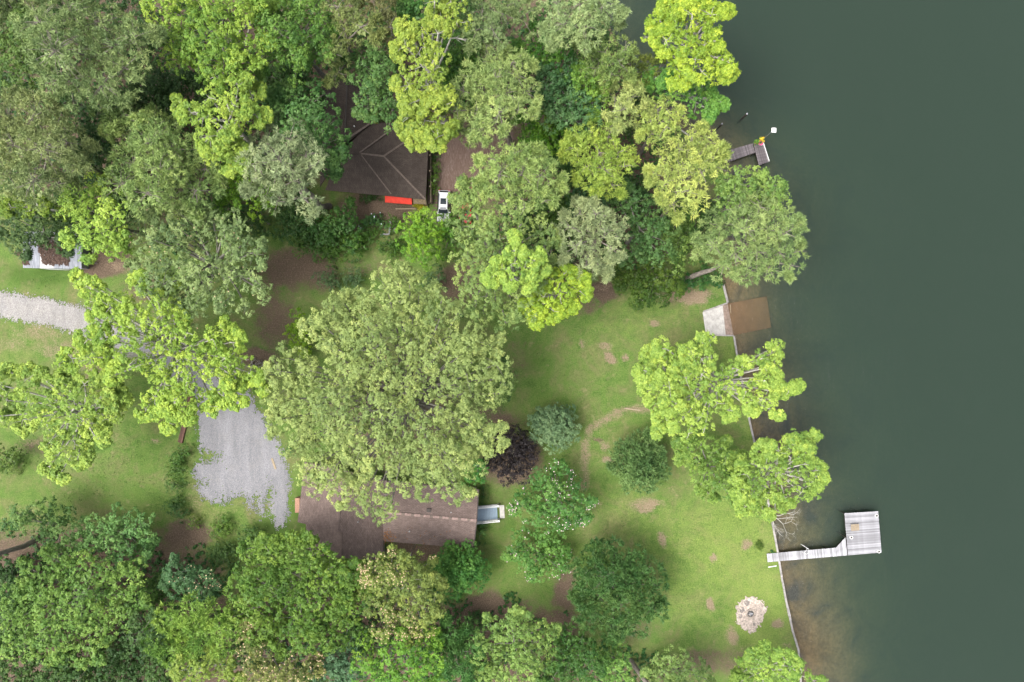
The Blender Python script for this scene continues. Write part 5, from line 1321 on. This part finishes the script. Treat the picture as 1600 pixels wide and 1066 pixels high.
tree('shrub', 'fine', '#3d7034', 1.6, [(750, 832, 9), (748, 848, 9), (752, 822, 7)], 'dark clipped shrub below the white railed stairs', 'shrub', foliage='foliage', stem='stems')
# --- lawn trees
tree('ornamental_tree', 'fine', '#2b2c2f', 5.5, [(775, 690, 18), (800, 685, 20), (822, 695, 18), (780, 715, 22), (808, 712, 22), (830, 715, 14), (790, 738, 18), (815, 738, 16), (770, 705, 14)], 'dark purple leaved round tree on the lawn beside the giant oak', depth=.6)
tree('ornamental_tree', 'fine', '#6b9c6e', 6, (866, 668, 38), 'round blue green tree on the lawn', depth=.8, lob=14)
tree('cedar_tree', 'feather', '#567f4c', 7, (1000, 725, 43), 'round fine leaved dark green tree in the middle of the lawn', depth=.8, lob=15)
tree('cedar_tree', 'feather', '#446f3c', 9, [(935, 870, 24), (960, 865, 22), (985, 880, 26), (915, 895, 24), (945, 900, 28), (975, 910, 28), (1010, 895, 24), (1025, 915, 16), (910, 925, 22), (935, 935, 28), (970, 945, 28), (1005, 930, 26), (1020, 950, 18), (925, 960, 24), (955, 975, 24), (990, 970, 22), (910, 950, 16), (960, 995, 14)], 'large dark green rounded tree at the bottom of the lawn', depth=.5)
tree('flowering_tree', 'broad', '#5b9a4c', 7, [(850, 745, 16), (875, 740, 18), (835, 765, 20), (865, 770, 22), (895, 765, 16), (910, 780, 14), (825, 790, 20), (855, 795, 22), (885, 795, 22), (905, 800, 14), (840, 815, 18), (870, 820, 18), (890, 815, 14), (870, 725, 10)], 'green tree dotted with pale pink blossoms, upper of two on the lawn', flowers=(PETAL, .22, .11, .5), depth=.5)
tree('flowering_tree', 'broad', '#5f9f4c', 6, [(815, 850, 18), (845, 845, 20), (870, 855, 20), (825, 875, 20), (855, 880, 22), (880, 872, 16), (845, 895, 14), (805, 862, 12), (875, 890, 12), (830, 890, 12)], 'green tree with few pink blossoms, lower of two near the house corner', flowers=(PETAL, .10, .11, .5), depth=.5)
tree(B, 'lime', '#aed846', 16, [(1020, 555, 15), (1040, 545, 16), (1010, 580, 15), (1035, 575, 20), (1060, 560, 18), (1080, 555, 18), (1100, 540, 14), (1108, 530, 9), (1095, 560, 18), (1005, 590, 12), (1020, 605, 18), (1045, 605, 22), (1070, 590, 22), (1095, 585, 20), (1030, 630, 18), (1055, 630, 22), (1085, 620, 22), (1110, 600, 20), (1040, 655, 16), (1065, 655, 20), (1095, 650, 20), (1120, 630, 18), (1030, 672, 8), (1075, 675, 14), (1100, 670, 12), (1135, 640, 14), (1125, 610, 16), (1130, 585, 16), (1145, 575, 13), (1160, 573, 10), (1175, 565, 10), (1190, 560, 10), (1205, 552, 11), (1215, 540, 8), (1210, 568, 8), (1195, 575, 7), (1145, 605, 14), (1165, 612, 12), (1180, 600, 12), (1195, 595, 11), (1210, 588, 8), (1200, 610, 12), (1215, 612, 11), (1230, 608, 9), (1243, 602, 7), (1190, 625, 12), (1205, 630, 10), (1215, 645, 7), (1175, 640, 8), (1170, 625, 12)], 'bright lime tree on the shore reaching two arms over the lake', base=(1085, 605), depth=.45)
tree(B, 'lime', '#a6d144', 14, [(1245, 685, 10), (1260, 690, 9), (1270, 683, 6), (1235, 695, 10), (1260, 705, 8), (1215, 705, 14), (1195, 705, 12), (1235, 715, 14), (1255, 725, 13), (1272, 735, 13), (1280, 745, 8), (1265, 755, 14), (1245, 745, 16), (1220, 730, 20), (1195, 725, 20), (1175, 725, 18), (1160, 740, 18), (1190, 750, 22), (1220, 755, 20), (1250, 770, 14), (1270, 772, 8), (1200, 775, 20), (1175, 770, 18), (1225, 778, 14), (1160, 765, 14), (1190, 795, 14), (1210, 795, 12), (1165, 790, 12)], 'yellow green tree on the shore above the swim dock', base=(1150, 710), depth=.4)
tree(B, 'broad', '#74a84e', 10, [(1075, 700, 16), (1095, 695, 18), (1120, 705, 18), (1080, 725, 18), (1105, 725, 20), (1130, 730, 18), (1100, 750, 16), (1125, 755, 18), (1140, 775, 14), (1105, 770, 12), (1145, 715, 14)], 'blue green tree left of the yellow green shore tree', depth=.5)
# bleached dead branches over the seawall
dr = empty('dead_tree', W(1195, 800), 0, 'bleached bare dead branches over the seawall above the dock', 'dead tree')
o = np.array(W(1195, 800)); rngd = np.random.default_rng(77); mb = MB()
def grow(p, d, L, r, lev):
    q = p + d * L; mid = (p + q) / 2 + rngd.normal(size=3) * L * .06
    mb.tube([p, mid, q], [r, r * .8, r * .6], 5)
    if lev == 0: return
    for k in range(3):
        dd = d + rngd.normal(size=3) * np.array([.5, .5, .3]); dd /= np.linalg.norm(dd); grow(q if k < 2 else mid, dd, L * .68, r * .55, lev - 1)
pz = np.array(W(1207, 806, 3.0)) - o
trk = MB().tube([(0, 0, -.2), (pz[0] * .5, pz[1] * .5, 2.0), tuple(pz)], [.16, .13, .1], 8).build('trunk', BARK_PALE, dr)
for tx, ty in ((1245, 800), (1240, 832), (1212, 835)):
    d = np.array(W(tx, ty, 4)) - o - pz; L = np.linalg.norm(d); grow(pz, d / L, L * .5, .07, 4)
mb.build('branches', BARK_PALE, dr)
# --- bottom forest
tree(B, 'broad', '#5f9450', 8, [(40, 808, 20), (70, 805, 24), (95, 815, 20), (78, 832, 18), (105, 840, 18), (95, 860, 16), (20, 815, 16)], 'mid green tree above the slanting trunk in the lower left')
tree(B, 'broad', '#68a45c', 8, [(135, 830, 22), (165, 825, 24), (195, 815, 24), (220, 825, 20), (150, 850, 24), (185, 850, 26), (215, 850, 22), (230, 840, 12), (125, 855, 16), (205, 870, 18)], 'blue green tree on the lower left forest edge')
tree(B, 'broad', '#70a850', 13, [(60, 895, 22), (95, 880, 24), (130, 870, 22), (30, 935, 26), (65, 930, 28), (100, 915, 28), (140, 905, 28), (175, 900, 24), (205, 895, 20), (15, 970, 24), (50, 970, 28), (90, 955, 30), (130, 945, 30), (165, 935, 26), (200, 930, 24), (225, 940, 18), (40, 1005, 28), (80, 995, 30), (120, 985, 30), (155, 975, 26), (190, 965, 22), (100, 1020, 24), (140, 1015, 22)], 'large yellow green tree filling the lower left corner')
tree(B, 'broad', '#3f6c3a', 5, (15, 898, 34), 'dark green tree under the slanting trunk in the lower left')
tree(B, 'broad', '#44723c', 10, [(225, 985, 26), (215, 955, 22), (235, 1010, 22), (200, 1000, 22), (180, 1030, 26), (210, 1045, 26)], 'dark green tree right of the large yellow green corner tree')
tree('flowering_tree', 'broad', '#4d8253', 9, [(280, 895, 20), (305, 895, 20), (325, 905, 16), (290, 915, 20), (315, 922, 16), (270, 912, 14)], 'small dark green tree with tan flower tips below the brown ground', flowers=(PETAL_TAN, .15, .14, .5))
tree('willow_tree', 'feather', '#6c9a48', 13, [(270, 965, 26), (305, 955, 26), (340, 960, 26), (250, 995, 26), (285, 990, 28), (320, 990, 28), (355, 985, 22), (270, 1015, 22), (305, 1020, 22), (345, 1010, 18), (365, 960, 16)], 'feathery yellow green tree in the bottom forest left of centre')
tree(B, 'lime', '#9cc03c', 12, [(290, 1045, 20), (320, 1045, 22), (345, 1040, 20), (335, 1022, 14), (360, 1055, 18), (300, 1060, 16)], 'bright lime tree on the bottom edge below the feathery tree')
tree('flowering_tree', 'broad', '#7d9a56', 13, [(395, 1000, 18), (400, 1025, 22), (425, 1040, 26), (455, 1045, 26), (480, 1040, 18), (405, 1055, 22), (440, 1060, 22), (390, 985, 12)], 'tan flowered tree on the bottom edge below the big green tree', flowers=(PETAL_TAN, .42, .15))
tree(B, 'broad', '#64983e', 14, [(420, 862, 20), (452, 856, 20), (488, 868, 20), (520, 886, 18), (545, 896, 16), (395, 880, 26), (430, 880, 30), (470, 880, 32), (510, 895, 30), (540, 910, 26), (385, 915, 28), (420, 915, 32), (460, 920, 34), (500, 930, 32), (540, 945, 26), (395, 950, 28), (430, 955, 32), (470, 960, 32), (510, 965, 30), (545, 970, 22), (415, 985, 26), (450, 990, 28), (490, 995, 28), (525, 995, 22), (555, 930, 20), (400, 860, 18)], 'big dense mid green tree left below the lower house')
tree('flowering_tree', 'broad', '#7ba052', 14, [(585, 888, 16), (612, 878, 16), (640, 882, 18), (660, 885, 16), (575, 905, 24), (605, 900, 26), (640, 905, 26), (670, 920, 18), (590, 935, 26), (625, 935, 28), (655, 945, 24), (680, 930, 12), (600, 965, 24), (635, 970, 24), (660, 975, 16), (600, 990, 14), (645, 992, 14), (565, 890, 14)], 'tan and pink flowered tree below the lower house', flowers=(PETAL_TAN, .33, .14, .35))
tree(B, 'fine', '#4f9240', 7, (719, 892, 44), 'round fresh green tree at the lower house south corner', depth=.7, lob=14)
tree(B, 'broad', '#6cae40', 12, [(575, 1010, 20), (600, 1030, 24), (570, 1045, 22), (635, 1010, 20), (660, 1000, 20), (640, 1040, 24), (670, 1030, 24), (610, 1058, 22), (685, 1050, 20), (655, 1062, 18)], 'fresh green tree with a bare twig on the bottom edge', bare=[(605, 1040, 612, 1020)])
tree(B, 'broad', '#5a9068', 10, [(520, 1025, 22), (540, 1040, 24), (510, 1050, 24), (550, 1060, 20), (555, 1015, 16)], 'blue green tree on the bottom edge left of the fresh green tree')
tree('willow_tree', 'feather', '#4a7d42', 10, [(705, 990, 20), (730, 985, 20), (715, 1015, 24), (740, 1020, 22), (720, 1045, 24), (745, 1050, 20), (700, 1040, 18)], 'dark feathery tree at the bottom right of the fresh green tree')
tree(B, 'broad', '#7cb05c', 10, [(770, 985, 20), (800, 980, 22), (830, 980, 20), (850, 985, 16), (760, 1010, 22), (790, 1010, 26), (825, 1010, 26), (855, 1005, 18), (775, 1040, 24), (810, 1040, 26), (840, 1040, 22), (790, 1060, 20), (760, 1058, 18)], 'soft light green tree on the bottom edge left of the dark rounded tree')
tree(B, 'broad', '#4a803a', 9, [(880, 1000, 22), (905, 1005, 24), (890, 1030, 26), (915, 1030, 24), (870, 1050, 24), (900, 1055, 24), (865, 1020, 18)], 'dark green tree on the bottom edge below the dark rounded tree')
tree(B, 'broad', '#6ca850', 7, [(945, 1025, 20), (962, 1040, 20), (950, 1058, 20), (978, 1060, 12), (970, 1015, 14)], 'light green tree on the bottom edge left of the slanting trunk')
tree(B, 'broad', '#7eae62', 7, [(1030, 1045, 18), (1050, 1035, 20), (1075, 1045, 20), (1040, 1062, 20), (1065, 1065, 20), (1095, 1058, 16), (1110, 1064, 10)], 'pale green tree on the bottom edge right of the slanting trunk')
tree(B, 'lime', '#a0d044', 8, [(1165, 1045, 16), (1185, 1030, 16), (1195, 1020, 12), (1205, 1045, 20), (1225, 1030, 14), (1235, 1040, 14), (1225, 1058, 20), (1250, 1052, 14), (1270, 1062, 14), (1190, 1062, 18), (1160, 1062, 12)], 'bright lime tree on the bottom edge below the fire pit', base=(1195, 1035), depth=.5)
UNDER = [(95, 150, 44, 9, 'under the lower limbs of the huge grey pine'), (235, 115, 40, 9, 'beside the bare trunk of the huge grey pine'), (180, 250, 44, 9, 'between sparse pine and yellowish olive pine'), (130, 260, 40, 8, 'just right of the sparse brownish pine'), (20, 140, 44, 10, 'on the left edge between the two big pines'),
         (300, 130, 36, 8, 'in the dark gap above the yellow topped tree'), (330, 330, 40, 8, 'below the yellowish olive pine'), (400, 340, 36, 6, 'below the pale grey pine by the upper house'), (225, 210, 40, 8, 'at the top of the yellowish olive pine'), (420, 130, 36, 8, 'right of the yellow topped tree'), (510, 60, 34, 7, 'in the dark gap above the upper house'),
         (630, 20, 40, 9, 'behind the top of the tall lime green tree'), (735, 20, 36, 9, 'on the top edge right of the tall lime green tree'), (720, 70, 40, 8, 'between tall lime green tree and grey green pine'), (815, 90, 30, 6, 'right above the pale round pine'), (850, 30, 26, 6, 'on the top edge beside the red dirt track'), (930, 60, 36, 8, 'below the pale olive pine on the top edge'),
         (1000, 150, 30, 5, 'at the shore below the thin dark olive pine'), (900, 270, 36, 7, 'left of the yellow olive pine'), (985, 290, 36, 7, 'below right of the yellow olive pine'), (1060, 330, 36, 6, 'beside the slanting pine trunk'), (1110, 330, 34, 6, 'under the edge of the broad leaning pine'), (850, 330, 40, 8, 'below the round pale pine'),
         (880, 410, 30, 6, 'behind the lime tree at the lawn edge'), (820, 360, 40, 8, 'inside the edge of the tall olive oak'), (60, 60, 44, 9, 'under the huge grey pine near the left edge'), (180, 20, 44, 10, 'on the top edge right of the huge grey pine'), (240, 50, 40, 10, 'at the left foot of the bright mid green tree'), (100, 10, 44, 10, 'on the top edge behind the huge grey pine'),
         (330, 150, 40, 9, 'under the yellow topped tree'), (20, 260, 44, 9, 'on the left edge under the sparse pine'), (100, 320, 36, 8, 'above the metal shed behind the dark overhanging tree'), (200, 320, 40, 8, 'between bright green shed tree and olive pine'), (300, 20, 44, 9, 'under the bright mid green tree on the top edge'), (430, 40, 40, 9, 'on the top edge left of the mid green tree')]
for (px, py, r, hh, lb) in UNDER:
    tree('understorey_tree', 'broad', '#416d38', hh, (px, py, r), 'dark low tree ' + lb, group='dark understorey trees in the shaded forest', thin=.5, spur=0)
UNDER2 = [(30, 1055, 60, 11, 'in the lower left corner of the photograph'), (105, 1062, 56, 10, 'on the bottom edge under the large yellow green corner tree'), (175, 1060, 52, 9, 'on the bottom edge right of the corner tree'), (250, 1058, 46, 9, 'on the bottom edge left of the bright lime tree'), (380, 1010, 30, 7, 'between feathery tree and tan flowered tree'),
          (570, 1000, 30, 7, 'between big dense tree and tan and pink flowered tree'), (690, 1010, 30, 7, 'left of the dark feathery tree'), (15, 930, 40, 8, 'on the left edge above the corner tree'), (480, 1060, 34, 7, 'on the bottom edge right of the tan flowered tree'), (755, 1060, 30, 6, 'on the bottom edge below the soft light green tree'),
          (245, 920, 34, 6, 'below the brown ground left of the small tan tipped tree'), (0, 1000, 40, 8, 'on the left edge beside the corner tree'), (855, 1062, 30, 5, 'on the bottom edge right of the soft light green tree')]
for (px, py, r, hh, lb) in UNDER2:
    tree('understorey_tree', 'broad', '#4a7a3c', hh, (px, py, r), 'mid green low tree ' + lb, group='understorey trees along the bottom edge', thin=1.0, spur=.6)
# tall leaning pines whose crowns lie outside the frame, trunks showing
tree(P_, 'pine', '#8f9a62', 24, [(-120, 895, 30), (-150, 915, 30), (-130, 930, 30), (-100, 915, 24)], 'tall pine on the lower left whose bare slanting trunk enters the picture', base=(60, 842), bot=.8)
tree(P_, 'pine', '#8f9a62', 22, [(1075, 1150, 30), (1105, 1165, 30), (1060, 1180, 30)], 'tall pine on the bottom edge whose bare slanting trunk shows between light green trees', base=(985, 1032), bot=.8)
# --- low plants
for (px, py, r, hh, cc, lb) in ((905, 318, 20, 4, '#4c8035', 'green shrub in the gap right of the round pale pine'), (1110, 435, 12, 2, '#3c7038', 'dark shrub beside the north seawall'), (985, 205, 16, 2.5, '#557f3c', 'green shrub near the shore below the small pale pine'), (1065, 240, 12, 2, '#6a8a3e', 'shrub on the grassy shore left of the pale yellow pine'),
                            (400, 605, 14, 1.5, '#5d9a34', 'green shrub where the gravel lot meets the spreading lime tree'), (455, 700, 12, 2.2, '#4a8040', 'dark shrub at the left edge of the giant oak by the gravel'), (745, 975, 16, 2.0, '#4d7a44', 'low shrub on the brown ground below the round fresh green tree'), (395, 840, 26, 2.4, '#4c7c3c', 'low green bush above the big dense mid green tree'), (350, 870, 24, 3.0, '#46743a', 'dark bush left of the big dense mid green tree'), (1187, 852, 6, .5, '#4f7a30', 'small dark weed tuft on the lawn left of the dock walkway')):
    tree('shrub', 'fine', cc, hh, (px, py, r), lb, 'shrub', foliage='foliage', stem='stems')

# brush pile of dry branches beside the gravel lot
bp = empty('brush_pile', W(405, 571), 0, 'heap of dry grey branches right of the spreading lime tree', 'brush pile')
rb = np.random.default_rng(9)
for k in range(26):
    c = np.array([rb.normal() * 1.1, rb.normal() * .45, .1 + .3 * rb.random()]); a = rb.random() * 6.28; L = .7 + rb.random() * .9
    d = np.array([math.cos(a), math.sin(a) * .6, rb.normal() * .12]) * L
    MB().tube([c - d, c + rb.normal(size=3) * .05, c + d], [.05, .04, .015], 5).build('branch', BARK_GREY, bp)

# potted plants and a pink float on the brown dock
def pot(px, py, label, petal, colour, s=.3):
    x, y, _ = W(px, py, DZ)
    r_ = empty('flower_pot', (x, y, DZ + .04), 0, label, 'flower pot')
    MB().lathe([(s * .6, 0), (s * .85, s * 1.0), (s * .95, s * 1.0), (s * .95, s * 1.15), (s * .8, s * 1.15), (0, s)], (0, 0, 0), 14, cap=False).build('pot', TERRACOTTA, r_, smooth=True)
    rg = np.random.default_rng(int(px)); n = 60
    Cn = rg.normal(size=(n, 3)) * s * .55 + np.array([0, 0, s * 1.8]); On = np.tile([0, 0, 1.], (n, 1))
    V, Fq, tn = leaves_np(Cn, On, np.full(n, .12), np.full(n, .5), dict(t='leaf', leaf=.16, nl=4), rg)
    me = mesh_np('foliage', V, Fq); at = me.attributes.new('tint', 'FLOAT', 'FACE'); at.data.foreach_set('value', tn.astype(np.float32))
    fo = link('foliage', me, LEAF, r_); fo.color = (*lin(colour, LEAFK), 1)
    if petal:
        V, Fq, tn = leaves_np(Cn[:34] + np.array([0, 0, .12]), On[:34], np.full(34, .1), np.full(34, .5), dict(t='leaf', leaf=.2, nl=5), rg)
        b_ = link('blossoms', mesh_np('blossoms', V, Fq), petal, r_); tag(b_, kind='stuff')
pot(1188.3, 219.5, 'pot of yellow flowers at the foot of the dock lamp', YELLOW, '#7fa040', .26)
pot(1180.5, 223.5, 'pot of green leaves on the corner of the brown dock', None, '#6f9a3a', .34)
x, y, _ = W(1188, 223.5, DZ)
lf = empty('float_ring', (x, y, DZ + .04), .4, 'pink float ring lying on the brown dock by the lamp', 'float')
m = MB(); n, k2 = 18, 8
for i in range(n):
    for j in range(k2):
        a, b = 2 * math.pi * i / n, 2 * math.pi * j / k2; rr_ = .30 + .12 * math.cos(b)
        m.v.append((rr_ * math.cos(a), rr_ * math.sin(a), .12 + .12 * math.sin(b)))
for i in range(n):
    for j in range(k2): m.f.append((i * k2 + j, ((i + 1) % n) * k2 + j, ((i + 1) % n) * k2 + (j + 1) % k2, i * k2 + (j + 1) % k2))
m.build('ring', PINK, lf, smooth=True)
mr = MB()
for a in (0.2, 2.3, 4.4): mr.tube([(.44 * math.cos(a), .44 * math.sin(a), .12), (.46 * math.cos(a + .8), .46 * math.sin(a + .8), .1), (.44 * math.cos(a + 1.6), .44 * math.sin(a + 1.6), .12)], [.02] * 3, 5)
mr.build('rope', WHITE, lf)

# ------------------------------------------------------------------ uncountable ground cover
def ground_cover(name, n, blobs, avoid, size, colour, seed, tall=.12, label=None, thr=.45):
    rg = np.random.default_rng(seed)
    x0, y1, _ = W(-40, -40); x1, y0, _ = W(1260, 1110)
    X = x0 + rg.random(n) * (x1 - x0); Y = y0 + rg.random(n) * (y1 - y0)
    ok = X < shore_x(Y) - .5
    nz = fbm(X * .25, Y * .25, 4, seed) - .5
    ok &= blob_mask(X, Y, blobs) + nz * 1.3 > thr
    for a in avoid: ok &= ~in_poly(X, Y, a)
    ok &= ~drive_fn(X, Y)
    X, Y = X[ok], Y[ok]; m = len(X)
    C = np.stack([X, Y, np.full(m, .08)], 1)
    V, Fq, tn = leaves_np(C, np.tile([0, 0, 1.], (m, 1)), np.full(m, tall), np.clip(.5 + rg.normal(size=m) * .2, 0, 1), dict(t='leaf', leaf=size, nl=5), rg)
    me = mesh_np(name, V, Fq); at = me.attributes.new('tint', 'FLOAT', 'FACE'); at.data.foreach_set('value', tn.astype(np.float32))
    ob = link(name, me, LEAF); ob.color = (*lin(colour, LEAFK), 1); tag(ob, label, None, None, 'stuff')
HOUSES = [[(460, 720), (760, 740), (750, 880), (460, 880)], [(500, 110), (690, 110), (690, 330), (500, 320)], [(668, 190), (820, 180), (770, 265), (725, 355), (668, 355)], [(30, 360), (135, 360), (135, 425), (30, 425)]]
FOREST = [(200, 180, 330, 190, 1), (650, 90, 330, 120, 1), (950, 170, 110, 150, 1), (1000, 340, 120, 80, 1), (850, 350, 90, 70, 1), (120, 930, 260, 100, 1), (550, 1000, 420, 70, 1), (960, 1040, 110, 30, 1)]
ground_cover('undergrowth', 42000, FOREST, HOUSES, .38, '#3f6d34', 3, .35, 'leafy green undergrowth on the forest floor')
ground_cover('grass_tufts', 40000, [(1000, 760, 260, 330, .62), (200, 700, 260, 140, .6), (60, 430, 90, 35, .7), (800, 560, 90, 90, .5), (900, 520, 250, 70, .55), (430, 800, 60, 60, .7), (560, 440, 90, 30, .5)], HOUSES, .12, '#6d8a44', 6, .06, 'short grass tufts on the lawns', .52)
